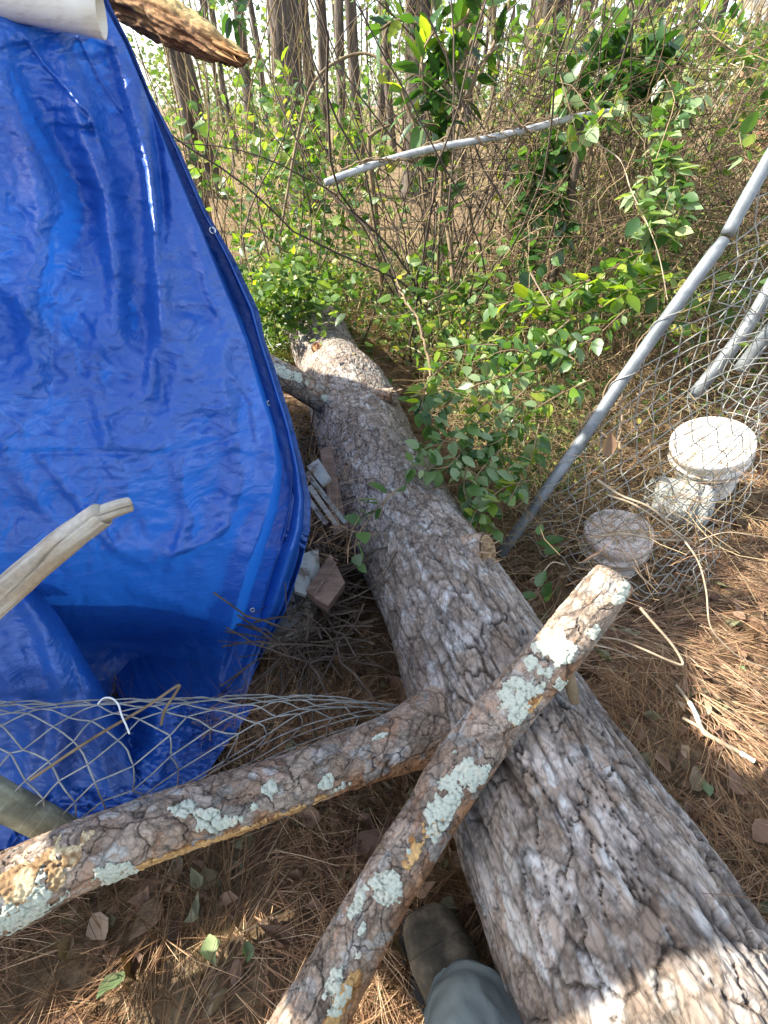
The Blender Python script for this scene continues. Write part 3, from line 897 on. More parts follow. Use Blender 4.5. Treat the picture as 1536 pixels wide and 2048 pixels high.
def tarp_main():
    nu, nv = 450, 270
    y = np.concatenate([np.linspace(-50, 1640, nu)])
    # columns: main body, ridge, valley, hem, outer edge, wrap round behind
    knots = [0.0, .62, .66, .72, .82, .90, .95, 1.0]
    v = np.linspace(0, 1, nv)
    Y = np.repeat(y[:, None], nv, 1); Vv = np.repeat(v[None], nu, 0)
    Lx = np.full(nu, -330.); Rx = poly_x(R_RIDGE, y); Ex = poly_x(E_EDGE, y)
    X = np.zeros((nu, nv))
    for i in range(nu):
        X[i] = np.interp(v, [0, .70, .86, 1.0], [Lx[i], Rx[i], Rx[i] + (Ex[i] - Rx[i]) * .55, Ex[i]])
    ty = [-160, 100, 500, 900, 1100, 1200, 1280, 1400, 1500, 1640]
    tl = [.98, .93, .86, .86, .93, 1.07, 1.24, 1.26, 1.20, 1.14]
    tr = [1.26, 1.22, 1.13, 1.13, 1.19, 1.30, 1.41, 1.42, 1.30, 1.18]
    s = np.clip(X / 560., -.6, 1.1)
    D = np.interp(Y, ty, tl) * (1 - s) + np.interp(Y, ty, tr) * s
    # deep hollow under the bulge
    D += .19 * np.exp(-(((X - 300) / 170) ** 2 + ((Y - 1320) / 110) ** 2))
    # belly
    D -= .05 * np.exp(-(((X - 330) / 160) ** 2 + ((Y - 760) / 260) ** 2))
    # step back at the ridge to the flap behind
    k = (Vv - .70) / .30
    mid = sstep(-120, 250, Y) * (1 - sstep(1150, 1400, Y))
    D += np.where(k > 0, .11 * sstep(0, .22, k) - .085 * sstep(.5, .72, k) + .035 * sstep(.74, .86, k) - .02 * sstep(.93, 1, k), 0) * mid
    folds = [  # polyline, width, amplitude (minus = towards the camera), one-sided step
        ([(110, 60), (150, 200), (215, 400), (235, 560), (230, 700)], 26, -.030, .020),
        ([(225, 60), (262, 200), (300, 340), (316, 480), (320, 640), (300, 800)], 20, -.026, .030),
        ([(20, 90), (60, 200), (120, 300), (170, 420), (150, 520)], 30, .035, 0),
        ([(150, 130), (190, 240), (210, 330)], 14, -.014, 0),
        ([(95, 250), (190, 262), (250, 268)], 8, .010, 0),
        ([(0, 100), (50, 240), (90, 420), (60, 600), (70, 800)], 36, -.022, .012),
        ([(310, 480), (330, 640), (400, 760), (470, 850)], 40, -.020, 0),
        ([(220, 570), (300, 640), (330, 760), (300, 880)], 22, .018, 0),
        ([(-100, 905), (60, 905), (200, 903), (330, 908), (440, 882), (545, 850)], 6, .009, .004),
        ([(70, 900), (160, 1010), (230, 1100), (300, 1130), (420, 1080), (500, 1010)], 12, -.014, .010),
        ([(200, 600), (190, 760), (215, 900), (260, 1010)], 18, -.016, 0),
        ([(420, 640), (455, 800), (480, 950), (440, 1100)], 24, -.020, .008),
        ([(350, 900), (380, 1040), (330, 1170)], 18, -.018, .006),
        ([(500, 1000), (440, 1180), (380, 1290)], 22, .022, 0),
        ([(30, 950), (120, 1060), (200, 1090)], 16, -.016, .0),
        ([(-150, 500), (0, 560), (130, 690), (180, 840)], 30, -.018, .010),
        ([(380, 430), (420, 580), (470, 700)], 16, -.012, .006),
        ([(-100, 1010), (60, 1020), (160, 1080)], 20, .014, 0),
        ([(250, 1180), (330, 1200), (430, 1240)], 16, -.016, .01),
        ([(288, 150), (312, 290), (326, 420), (322, 560)], 11, .030, -.010),
        ([(105, -20), (112, 300), (108, 700), (104, 1200)], 3.0, .0022, .0016),
        ([(-60, -20), (-55, 600), (-60, 1200)], 3.0, .0022, .0016),
        ([(-300, 470), (60, 474), (300, 470), (440, 462)], 3.0, .0020, .0015),
        ([(300, 180), (318, 420), (314, 700), (345, 900), (330, 1100)], 3.0, .0026, .002),
        ([(-300, 1090), (60, 1098), (300, 1120), (520, 1090)], 3.0, .0025, .002),
        ([(60, 300), (180, 380), (330, 420)], 4, .004, .003), ([(230, 540), (330, 610), (430, 640)], 4, .004, .003),
        ([(60, 780), (170, 740), (300, 760)], 4, .004, .003), ([(380, 960), (470, 900), (540, 930)], 4, .005, .004),
        ([(440, 720), (500, 800), (515, 900)], 5, -.006, .005), ([(150, 60), (200, 160), (270, 260)], 4, -.005, .004),
        ([(40, 60), (90, 130), (180, 230), (215, 330)], 5, -.008, .006),
    ]
    for poly, wd, amp, st in folds:
        d, sg, par = seg_dist(X, Y, poly)
        end = np.sin(np.clip(par, 0, 1) * np.pi) ** .5
        D += (amp * np.exp(-(d / wd) ** 2) + st * sstep(0, wd * 1.2, d) * (sg > 0) * np.exp(-(d / (wd * 4)) ** 2)) * end
    D += crinkle(X, Y) * (1 - .4 * sstep(.72, .9, Vv)) - .006
    D += (fbm(X / 210., Y / 260., 3, 90) - .5) * .05
    W = Pn(X, Y, D)
    # keep off the ground
    W[..., 2] = np.maximum(W[..., 2], .012 + .02 * fbm(X / 60., Y / 60., 3, 91))
    # the sheet folds round its edge; unseen back panel added to shade the trunk
    edge = W[:, -1].copy()
    n2 = 26
    back = np.zeros((nu, n2, 3))
    tgt = np.array((-1.75, 2.75, 0))
    for j in range(n2):
        q = (j + 1) / n2
        tx = edge[:, 0] * (1 - q) + tgt[0] * q - .10 * np.sin(q * np.pi)
        tyy = edge[:, 1] * (1 - q) + tgt[1] * q
        tz = edge[:, 2] * (1 - .2 * q)
        back[:, j] = np.stack([tx - .04 * min(1, q * 12), tyy + .02 * min(1, q * 12), tz + .03 * np.sin(q * 20 + edge[:, 2] * 3) * q], -1)
    # and runs on left, unseen, its edge and height shaped to cast the shade
    n3 = 26; left = np.zeros((nu, n3, 3)); e0 = W[:, 0]
    for j in range(n3):
        q = 1 - j / n3
        left[:, j] = np.stack([e0[:, 0] * (1 - q) + (-1.2 - .1 * (1.5 - e0[:, 2])) * q, e0[:, 1] * (1 - q) + np.interp(e0[:, 2] * 1.45, [0, .42, .65, .86, 1.02, 1.28, 1.62, 1.85, 2.3], [.05, .10, .30, .42, .40, .20, .28, .37, .42]) * q - .02 * np.sin(q * 9), np.maximum(.02, e0[:, 2] * (1 + .45 * q ** 3) + .02 * np.sin(q * 14))], -1)
    me = mesh_np('sheet', np.concatenate([left, W, back], 1).reshape(-1, 3), grid_faces(nu, nv + n2 + n3), M_tarp)
    return me, W

def build_tarp():
    root = empty('blue_tarpaulin', G(200, 1560))
    tag(root, 'large glossy blue tarpaulin draped over a heap and folded down to the ground', 'tarp')
    me, W = tarp_main()
    link('sheet', me, root)
    # lower fold lying in front of the hollow
    nu, nv = 150, 150
    u = np.linspace(0, 1, nu); v = np.linspace(0, 1, nv)
    U, V = np.meshgrid(u, v, indexing='ij')
    yt = np.interp(v * 620 - 330, [-330, 0, 60, 120, 210, 250, 290], [1030, 1118, 1160, 1235, 1385, 1470, 1560])
    X = np.repeat((v * 620 - 330)[None], nu, 0)
    yb = np.interp(v * 620 - 330, [-330, 0, 290], [1800, 1700, 1640])
    Y = yt[None] * (1 - U) + yb[None] * U
    X = X + (fbm(Y / 90., Y * 0, 2, 5) - .5) * 30 * (V > .98)
    D = np.interp(Y, [1000, 1150, 1300, 1400, 1500, 1600, 1700, 1800], [.90, .96, 1.02, 1.06, 1.10, 1.12, 1.10, 1.02]) + .06 * V
    D += .10 * np.exp(-U * 9) - .03
    for poly, wd, amp, st in [([(10, 1140), (90, 1260), (130, 1400), (110, 1560)], 26, -.02, .02), ([(0, 1400), (120, 1395), (205, 1392)], 9, .012, .006), ([(-100, 1240), (0, 1330), (70, 1460), (60, 1600)], 30, -.02, .012),
                              ([(170, 1400), (200, 1500), (230, 1600)], 18, -.016, .01)]:
        d, sg, par = seg_dist(X, Y, poly)
        D += amp * np.exp(-(d / wd) ** 2) + st * sstep(0, wd * 1.2, d) * (sg > 0) * np.exp(-(d / (wd * 4)) ** 2)
    D += crinkle(X + 500, Y) - .006
    Wl = Pn(X, Y, D)
    Wl[..., 2] = np.maximum(Wl[..., 2], .02)
    link('lower_fold', mesh_np('lower_fold', Wl.reshape(-1, 3), grid_faces(nu, nv), M_tarp), root)
    # pooled sheet behind the wire mesh
    U, V = np.meshgrid(np.linspace(0, 1, 90), np.linspace(0, 1, 130), indexing='ij')
    X = 130 + 380 * V - 120 * U; Y = 1400 + 10 * V + U * (300 - 130 * V)
    D = np.interp(Y, [1390, 1450, 1550, 1700], [1.36, 1.32, 1.20, 1.10]) - .05 - .10 * np.exp(-((X - 330) / 60.) ** 2) * (1 - U) + crinkle(X * 1.6, Y * 1.6 + 900) * 2.2
    Wp = Pn(X, Y, D); Wp[..., 2] = np.maximum(Wp[..., 2], .016 + .02 * fbm(X / 40., Y / 40., 2, 6))
    link('pooled_fold', mesh_np('pooled_fold', Wp.reshape(-1, 3), grid_faces(90, 130), M_tarp), root)
    # hem ridge line near the right edge
    me = []
    hem = [(548, 770), (566, 860), (585, 955), (572, 1060), (545, 1140), (520, 1230), (508, 1300)]
    Wm = W[:, :270]
    px, py, tt = proj(Wm)
    def at(x, y, pull=.004):
        d = np.hypot(px - x, py - y) ; i = np.argmin(d + 0 * tt)
        return P(x, y, tt.ravel()[i] - pull)
    pts = np.array([at(x, y, .006) for x, y in catmull(np.array(hem, float), 40)])
    ker = np.ones(7) / 7
    pts2 = np.stack([np.convolve(np.pad(pts[:, k], 3, 'edge'), ker, 'valid') for k in range(3)], -1)
    link('hem_fold', tubes_mesh('hem_fold', [(pts2, .0035)], 6, M_tarp), root)
    for x, y in ((425, 461), (539, 806), (505, 1220), (300, 185)):
        if y == 185: continue
        p = at(x, y, .006)
        nrm = np.array((.35, -.75, .35)); nrm /= np.linalg.norm(nrm)
        a = np.cross(nrm, (0, 0, 1)); a /= np.linalg.norm(a); b = np.cross(nrm, a)
        th = np.linspace(0, 2 * np.pi, 25)
        ring = p + .0055 * (np.cos(th)[:, None] * a + np.sin(th)[:, None] * b)
        link('grommet', tubes_mesh('grommet', [(ring, .0022)], 8, M_brass), root)
        dk = p + .0045 * (np.cos(th[:-1])[:, None] * a + np.sin(th[:-1])[:, None] * b)
build_tarp()

# ------------------------------------------------------------------ pipe, beams, sticks, poles
def build_poles():
    # white plastic pipe on top of the tarp
    a, b = P(-420, -100, .86), P(203, 30, .96)
    path = np.array([a * (1 - k) + b * k for k in np.linspace(0, 1, 14)])
    root = empty('plastic_pipe', b)
    tag(root, 'white plastic pipe lying across the top of the blue tarp, open end showing', 'pipe')
    me = pole_mesh('pipe_wall', path, .036, 40, M_pvc, hollow=.004)
    link('pipe_wall', me, root)
    # rotten beam
    ctr = [(*P(160, -55, 1.17), .052), (*P(235, -5, 1.16), .050), (*P(300, 28, 1.15), .047), (*P(370, 62, 1.14), .042), (*P(430, 90, 1.13), .034), (*P(470, 108, 1.13), .024), (*P(497, 122, 1.13), .010)]
    def rb(u, v, th, r, lg):
        g = fbm(u * 7, v * 70, 4, 300); g2 = fbm(u * 22, v * 60, 4, 301)
        h = (np.abs(g - .5) * -.030) + (g2 - .5) * .018 - .010 * sstep(.5, .7, fbm(u * 10, v * 12, 3, 303))
        c = lerp3((.16, .07, .03), (.50, .29, .13), sstep(.35, .7, g * .5 + g2 * .5))
        c = lerp3(c, (.10, .05, .03), sstep(.0, .04, .05 - np.abs(g - .5)) * .8)
        c = lerp3(c, (.62, .50, .22), sstep(-1.2, -.3, -np.abs(th + .4)) * .6)  # yellow of the sunlit upper edge painted into the wood colour
        c = lerp3(c, (.12, .11, .08), sstep(.12, .0, u) * .8)
        return h, c
    lg = Log(ctr, 220, 110, rb, seed=3)
    root = empty('broken_beam', ctr[2][:3]); tag(root, 'rotten orange-brown broken timber sticking out over the tarp', 'broken wood')
    lg.build('rotten_wood', root, M_rotten)
    # splinters at the end
    it = []
    for k in range(14):
        s0 = P(430 + rng.uniform(-10, 20), 88 + rng.uniform(-12, 18), 1.11 + rng.uniform(-.01, .02)); s1 = P(490 + rng.uniform(-25, 10), 118 + rng.uniform(-14, 12), 1.11 + rng.uniform(-.01, .02))
        it.append((np.linspace(s0, s1, 4), np.array([.004, .0035, .0025, .0006]) * rng.uniform(.6, 1.2)))
    link('splinter', tubes_mesh('splinter', it, 4, M_wood), root)['kind'] = 'stuff'
    # weathered stick in front of the tarp
    def gb(u, v, th, r, lg):
        g = fbm(u * 10, v * 160, 4, 310); k = np.abs(fbm(u * 2.2, v * 45, 3, 311) - .5)
        h = (g - .5) * .0018 - .0022 * (1 - sstep(0, .05, k)) + (fbm(u * 14, v * 20, 3, 312) - .5) * .005
        c = lerp3((.30, .26, .20), (.48, .44, .37), sstep(.3, .7, g))
        c = lerp3(c, (.34, .25, .16), sstep(.5, .7, fbm(u * 9, v * 14, 3, 313)) * .7)
        c = lerp3(c, (.10, .08, .06), (1 - sstep(0, .03, k)) * .7)
        return h, c
    for nm, ctr, lab, cat in (('weathered_stick', ctrlpts([(-260, 1365, .62, .022), (-60, 1240, .66, .0215), (60, 1142, .68, .020), (130, 1082, .69, .0195), (180, 1044, .70, .0185), (203, 1028, .70, .0175), (206, 1027, .70, .0125), (240, 1015, .705, .0115), (266, 1008, .71, .0105)]),
                               'bare weathered grey stick with a whittled tip pointing across the tarp', 'stick'),):
        lg = Log(ctr, 300, 90, gb, seed=5); lg_root = empty(nm, ctr[2][:3]); tag(lg_root, lab, cat)
        lg.build('wood', lg_root, M_grey)
    # greenish pole at the lower left
    def pb(u, v, th, r, lg):
        g = fbm(u * 8, v * 40, 4, 330); w = np.abs(np.sin(u * 150 + 3 * fbm(u * 20, v * 10, 2, 331)))
        h = (g - .5) * .002
        c = lerp3((.20, .19, .12), (.34, .33, .23), sstep(.3, .7, g))
        c = lerp3(c, (.42, .42, .32), (1 - sstep(0, .14, w)) * .5)
        c = lerp3(c, (.10, .09, .06), sstep(.55, .7, fbm(u * 20, v * 20, 3, 333)) * .6)
        return h, c
    ctr = ctrlpts([(-160, 1510, .90, .029), (0, 1598, .91, .029), (90, 1645, .93, .029), (150, 1678, .96, .029), (200, 1706, .99, .029)])
    lg = Log(ctr, 200, 70, pb, seed=8)
    r = empty('mossy_pole', ctr[1][:3]); tag(r, 'mottled greenish pole passing beneath the long left branch', 'pole')
    lg.build('shaft', r, M_grey)
    # white bent wire hooked on the mesh
    pts = catmull([P(196, 1408, .93), P(206, 1397, .92), P(222, 1396, .915), (P(236, 1408, .91)), P(243, 1430, .905), P(252, 1450, .90), P(259, 1468, .90)], 30)
    o = link('bent_wire', pole_mesh('bent_wire', pts, .0016, 8, M_whitewire)); tag(o, 'short white bent wire hooked on the sagging fence mesh', 'wire')
build_poles()

# ------------------------------------------------------------------ boards under the tarp
def box_mesh(name, pts8, mat):
    F = np.array([(0, 1, 2, 3), (7, 6, 5, 4), (0, 4, 5, 1), (1, 5, 6, 2), (2, 6, 7, 3), (3, 7, 4, 0)])
    return mesh_np(name, np.array(pts8), F, mat, smooth=False)

def board(name, c, ax, ay, az, size, mat, parent=None):
    c = np.array(c); ax = np.array(ax, float); ax /= np.linalg.norm(ax)
    ay = np.array(ay, float); ay -= ax * (ay @ ax); ay /= np.linalg.norm(ay); az = np.cross(ax, ay)
    h = [s / 2 for s in size]
    n = [(-1, -1, -1), (1, -1, -1), (1, 1, -1), (-1, 1, -1), (-1, -1, 1), (1, -1, 1), (1, 1, 1), (-1, 1, 1)]
    p = [c + ax * h[0] * i + ay * h[1] * j + az * h[2] * k for i, j, k in n]
    o = link(name, box_mesh(name, p, mat), parent)
    bv = o.modifiers.new('bevel', 'BEVEL'); bv.width = .002; bv.segments = 2
    return o

def poly_prism(name, px, mat, thick=.02, parent=None, back=None):
    """flat board whose face has the given outline (photo pixels and depth), with thickness away from the face"""
    f = np.array([P(*q) for q in px]); n = np.cross(f[1] - f[0], f[2] - f[0]); n /= np.linalg.norm(n)
    if n @ (np.array((0, 0, CAMZ)) - f[0]) < 0: n = -n
    g = f - n * thick; k = len(f)
    v = np.vstack([f, g]); j = np.arange(k)
    fs = [j[None], (j + k)[None, ::-1], np.stack([j, (j + 1) % k, (j + 1) % k + k, j + k], -1)]
    return link(name, mesh_np(name, v, fs, mat, smooth=False), parent)

def build_boards():
    # beige ribbed plastic panel
    r = empty('siding_panel', G(560, 1260)); tag(r, 'beige ribbed siding panel end showing under the tarp edge', 'siding panel')
    poly_prism('panel_face', [(520, 1165, 1.56), (610, 1160, 1.54), (632, 1262, 1.44), (505, 1310, 1.46)], M_siding, .03, r)
    for a, b in (((512, 1238), (622, 1204)), ((506, 1296), (632, 1250))):
        pts = np.linspace(P(a[0], a[1], 1.49 if a[1] < 1250 else 1.455), P(b[0], b[1], 1.48 if a[1] < 1250 else 1.44), 6)
        link('rib', tubes_mesh('rib', [(pts, .006)], 6, M_siding), r)
    # painted board and brown block
    r = empty('painted_board', G(612, 1180)); tag(r, 'flaking white painted board end leaning beside the trunk', 'board')
    poly_prism('board', [(604, 1108, 1.43), (637, 1096, 1.45), (640, 1150, 1.42), (612, 1190, 1.37), (590, 1182, 1.37), (588, 1150, 1.39)], M_whitepaint, .03, r)
    r = empty('brown_block', G(650, 1190)); tag(r, 'sawn brown weathered timber block wedged against the painted board', 'timber')
    poly_prism('top_face', [(612, 1180, 1.36), (661, 1107, 1.42), (690, 1165, 1.38), (656, 1212, 1.33), (630, 1196, 1.34)], M_board, .05, r)
    pts = np.linspace(P(626, 1192, 1.332), P(672, 1124, 1.395), 5)
    link('edge_strip', tubes_mesh('edge_strip', [(pts, .003)], 4, M_board), r)
    # plank in the gap and splintered laths
    r = empty('dark_plank', G(665, 1040)); tag(r, 'dark brown plank standing in the gap between tarp and trunk', 'plank')
    poly_prism('plank', [(640, 900, 1.74), (662, 890, 1.76), (695, 1060, 1.62), (668, 1070, 1.60)], M_board, .02, r)
    for k, (a, b, c) in enumerate([((612, 945), (690, 1045), 1.62), ((618, 972), (672, 1050), 1.58), ((606, 985), (650, 1045), 1.55), ((625, 925), (650, 962), 1.66)]):
        r = empty('splintered_lath', P(*b, c)); tag(r, ['grey splintered lath, topmost of those in the gap beside the tarp', 'second grey lath lying just below the topmost one', 'short pale lath nearest the tarp edge in the gap', 'broad pale chip of wood above the grey laths'][k], 'lath')
        d = np.array(b, float) - np.array(a); nn = np.array((-d[1], d[0])) / np.hypot(*d) * (5 if k < 3 else 14)
        poly_prism('lath', [(a[0] - nn[0], a[1] - nn[1], c + .06), (a[0] + nn[0], a[1] + nn[1], c + .06), (b[0] + nn[0] * .6, b[1] + nn[1], c), (b[0] - nn[0], b[1] - nn[1] * .6, c)], M_whitepaint if k != 1 else M_grey_s, .012, r)
def build_stack():  # unseen boards added to block the sun from the tarp's lower part
    root = empty('shading_stack', (-1.62, 1.45, 0)); tag(root, 'unseen stack of boards added under the blue tarp to shade its lower part', 'added board stack')
    r2 = np.random.default_rng(5)
    for k in range(12):
        for j in range(2):
            L = r2.uniform(1.1, 1.9) * (1 if k < 7 else .75); a = r2.normal(0, .05)
            board('board', (-2.05 + .42 * j + r2.uniform(-.10, .05), 1.35 + r2.uniform(-.22, .2), .05 + .088 * k), (a, 1, 0), (-1, a, 0), None, (L, r2.uniform(.28, .38), .08), M_board, root)
build_stack()
M_grey_s = simple('grey_lath', [(.3, (.22, .20, .17)), (.7, (.45, .42, .37))], 20, (1, 6, 6), rough=.8, bump=.4)

build_boards()
# ------------------------------------------------------------------ woven wire
def woven(root, S, ncol, nrow, rad, jit=.0, seed=0, bulge=.5, keep=None, name='wire'):
    """chain link: each wire zigzags between columns; S(a, b) -> world point, a in 0..ncol, b in 0..nrow"""
    r = np.random.default_rng(seed)
    J = {}
    def node(i, j):
        if (i, j) not in J: J[(i, j)] = r.normal(0, jit, 2)
        return J[(i, j)]
    for i in range(ncol):
        pts = []
        for j in range(nrow + 1):
            ii = i + ((i + j) % 2)
            a = ii + (-.04 if ii > i else .04) + node(ii, j)[0]; b = j + node(ii, j)[1]
            if keep and not keep(a / ncol, b / nrow):
                if len(pts) > 3: finish(root, S, pts, rad, name, r)
                pts = []; continue
            pts.append((a, b, 1 if ii > i else -1))
        if len(pts) > 3: finish(root, S, pts, rad, name, r)

def finish(root, S, pts, rad, name, r):
    # straight runs with tight bends at the knuckles
    q = []
    for k, (a, b, s) in enumerate(pts):
        for f in (-.12, 0, .12):
            if (f > 0 and k + 1 >= len(pts)) or (f < 0 and k == 0): continue
            m = pts[k + 1] if f > 0 else pts[k - 1]
            g = abs(f)
            q.append((a + (m[0] - a) * g * .7 + (0.03 * s if f == 0 else 0), b + (m[1] - b) * g))
        if k + 1 < len(pts):
            q.append(((a + pts[k + 1][0]) / 2 + r.normal(0, .015), (b + pts[k + 1][1]) / 2))
    path = np.array([S(a, b) for a, b in q])
    link(name, tubes_mesh(name, [(path, rad)], 5, M_wire), root)

def bez_surface(rows):
    """rows: list of rows of (x,y,t); returns f(u,v) in 0..1 by Catmull-Rom both ways"""
    A = np.array([[P(*p) for p in r] for r in rows])
    n, m, _ = A.shape
    def cr(p, t):
        k = len(p); t = min(max(t, 0), 1) * (k - 1) ; i = min(int(t), k - 2); f = t - i
        p0 = p[i - 1] if i > 0 else 2 * p[0] - p[1]; p3 = p[i + 2] if i + 2 < k else 2 * p[-1] - p[-2]
        p1, p2 = p[i], p[i + 1]
        return .5 * (2 * p1 + (p2 - p0) * f + (2 * p0 - 5 * p1 + 4 * p2 - p3) * f * f + (3 * p1 - p0 - 3 * p2 + p3) * f ** 3)
    def f(u, v):
        return cr(np.array([cr(A[i], v) for i in range(n)]), u)
    return f

def build_fence():
    root = empty('chain_link_fence', G(1060, 1050))
    tag(root, 'bent chain link fence with a leaning grey pole and sagging wire mesh by the buckets', 'fence')
    top = [(1640, 150, 1.40), (1560, 280, 1.42), (1500, 385, 1.44), (1455, 468, 1.46)]
    bot = [(1448, 480, 1.46), (1400, 545, 1.48), (1320, 655, 1.54), (1235, 775, 1.62), (1170, 872, 1.68), (1100, 970, 1.74), (1035, 1062, 1.80), (1000, 1110, 1.86)]
    p1 = catmull([P(*q) for q in top], 20); p2 = catmull([P(*q) for q in bot], 40)
    o = link('rail', pole_mesh('rail', p1, .0190, 24, M_galv), root)
    link('rail', pole_mesh('rail', p2, np.concatenate([np.full(2, .0168), np.full(38, .0198)]), 24, M_galv), root)
    # sleeve joint and tie wires
    for (x, y, t) in ((1176, 862, 1.675), (1375, 578, 1.50), (1290, 697, 1.565), (1130, 928, 1.715)):
        i = np.argmin(np.hypot(proj(p2)[0] - x, proj(p2)[1] - y)); i = min(max(i, 1), 38)
        d = p2[i + 1] - p2[i - 1]; d /= np.linalg.norm(d); a = np.cross(d, (0, 0, 1)); a /= np.linalg.norm(a); b = np.cross(d, a)
        th = np.linspace(0, 2 * np.pi, 19)
        link('tie_wire', tubes_mesh('tie_wire', [(p2[i] + .0225 * (np.cos(th)[:, None] * a + np.sin(th)[:, None] * b) + d * (th / 40)[:, None], .002)], 5, M_wire), root)
    it = []
    for k in range(5):
        n = 40; i0 = rng.uniform(0, 24); uu = np.linspace(i0, i0 + rng.uniform(6, 14), n)
        c = np.stack([np.interp(uu, np.arange(40), p2[:, q]) for q in range(3)], -1); th = np.linspace(0, rng.uniform(3, 9), n) + rng.uniform(0, 6) + np.cumsum(rng.normal(0, .2, n))
        c = c + rng.uniform(.022, .036, (n, 1)) * (np.cos(th)[:, None] * np.array((.75, -.6, .2)) + np.sin(th)[:, None] * np.array((.2, .5, .85)))
        it.append((c, rng.uniform(.0012, .003)))
    link('twining_vine', tubes_mesh('twining_vine', it, 5, M_vine), root)['kind'] = 'stuff'
    # darker posts behind the mesh
    for q in ([(1600, 470, 1.9), (1490, 660, 2.05), (1380, 800, 2.2)], [(1640, 560, 1.75), (1560, 640, 1.85), (1480, 740, 2.0)]):
        o = link('post', pole_mesh('post', catmull([P(*k) for k in q], 12), .027, 20, M_galv), root)
    # mesh hung from the rail
    f = bez_surface([
        [(1560, 260, 1.43), (1640, 330, 1.45), (1760, 430, 1.5), (1880, 540, 1.55), (1960, 600, 1.6)],
        [(1440, 490, 1.47), (1520, 560, 1.52), (1600, 640, 1.58), (1680, 720, 1.65), (1760, 760, 1.7)],
        [(1290, 700, 1.57), (1365, 720, 1.62), (1440, 740, 1.68), (1520, 770, 1.74), (1590, 800, 1.82)],
        [(1170, 875, 1.69), (1250, 880, 1.68), (1340, 880, 1.70), (1440, 885, 1.74), (1535, 850, 1.84)],
        [(1075, 1010, 1.80), (1165, 1010, 1.74), (1260, 1010, 1.70), (1370, 1010, 1.73), (1450, 980, 1.86)],
        [(1035, 1080, 1.88), (1120, 1105, 1.80), (1215, 1120, 1.72), (1320, 1120, 1.70), (1400, 1085, 1.80)],
        [(1080, 1190, 1.72), (1150, 1200, 1.70), (1230, 1205, 1.66), (1330, 1190, 1.66), (1385, 1160, 1.74)]])
    nc, nr = 19, 36
    S = lambda a, b: f(b / nr, a / nc) + np.array((0, 0, .012 * math.sin(a * 1.7 + b * .6)))
    woven(root, S, nc, nr, .0019, jit=.07, seed=4, keep=lambda a, b: not (b > .86 and a < .22))
    # gathered edge where the mesh doubles over
    f2 = bez_surface([
        [(1560, 700, 1.75), (1600, 720, 1.8), (1640, 740, 1.9)],
        [(1505, 850, 1.80), (1530, 860, 1.86), (1560, 880, 1.92)],
        [(1462, 960, 1.80), (1485, 975, 1.86), (1500, 990, 1.90)],
        [(1405, 1070, 1.76), (1425, 1085, 1.8), (1445, 1100, 1.84)],
        [(1380, 1170, 1.70), (1400, 1185, 1.74), (1415, 1195, 1.78)]])
    woven(root, lambda a, b: f2(b / 22, a / 5), 5, 22, .0019, jit=.18, seed=6)

    f3 = bez_surface([
        [(1440, 560, 1.75), (1520, 500, 1.8), (1600, 450, 1.9), (1700, 420, 2.0)],
        [(1430, 680, 1.85), (1510, 640, 1.85), (1600, 600, 1.95), (1700, 560, 2.05)],
        [(1440, 800, 1.95), (1500, 770, 1.9), (1580, 740, 1.95), (1700, 720, 2.05)],
        [(1480, 880, 1.9), (1530, 860, 1.88), (1590, 850, 1.95), (1700, 830, 2.05)]])
    woven(root, lambda a, b: f3(b / 16, a / 10), 10, 16, .0019, jit=.22, seed=11)
    # sagging mesh at the lower left, in front of the tarp
    root = empty('sagging_mesh', G(300, 1560))
    tag(root, 'sagging crumpled chain link mesh hanging in front of the tarp bottom', 'wire mesh')
    f = bez_surface([
        [(-180, 1408, .98), (0, 1405, 1.0), (200, 1402, 1.02), (420, 1395, 1.07), (620, 1392, 1.16), (800, 1412, 1.24)],
        [(-180, 1432, .94), (0, 1430, .95), (200, 1424, .97), (420, 1416, 1.02), (620, 1412, 1.12), (780, 1425, 1.22)],
        [(-180, 1500, .90), (0, 1500, .91), (200, 1490, .92), (420, 1470, .98), (600, 1440, 1.08), (740, 1440, 1.18)],
        [(-180, 1570, .90), (0, 1572, .90), (160, 1580, .91), (340, 1560, .98), (520, 1500, 1.08), (680, 1465, 1.16)],
        [(-180, 1670, .92), (0, 1660, .93), (130, 1650, .95), (260, 1630, 1.02), (430, 1560, 1.10), (620, 1500, 1.16)]])
    # wires run sideways here: columns along the height
    nc, nr = 12, 23
    def S2(a, b):
        v = b / nr; u = a / nc
        u = u ** 1.9 if u > 0 else u      # rows crowd together toward the folded top
        p = f(max(0, u), v)
        return p + np.array((0, 0, .006 * math.sin(a * 2.1 + b * 1.3)))
    woven(root, S2, nc, nr, .0016, jit=.20, seed=8)
    pts = catmull([P(60, 1560, .89), P(180, 1480, .90), P(290, 1415, .93), P(352, 1373, .97), P(356, 1378, .975), P(330, 1420, .98), P(322, 1450, .985)], 30)
    o = link('bent_weed', tubes_mesh('bent_weed', [(pts, .0028)], 6, M_vine)); tag(o, 'thin brown bent stem poking up through the sagging mesh', 'stem')
build_fence()

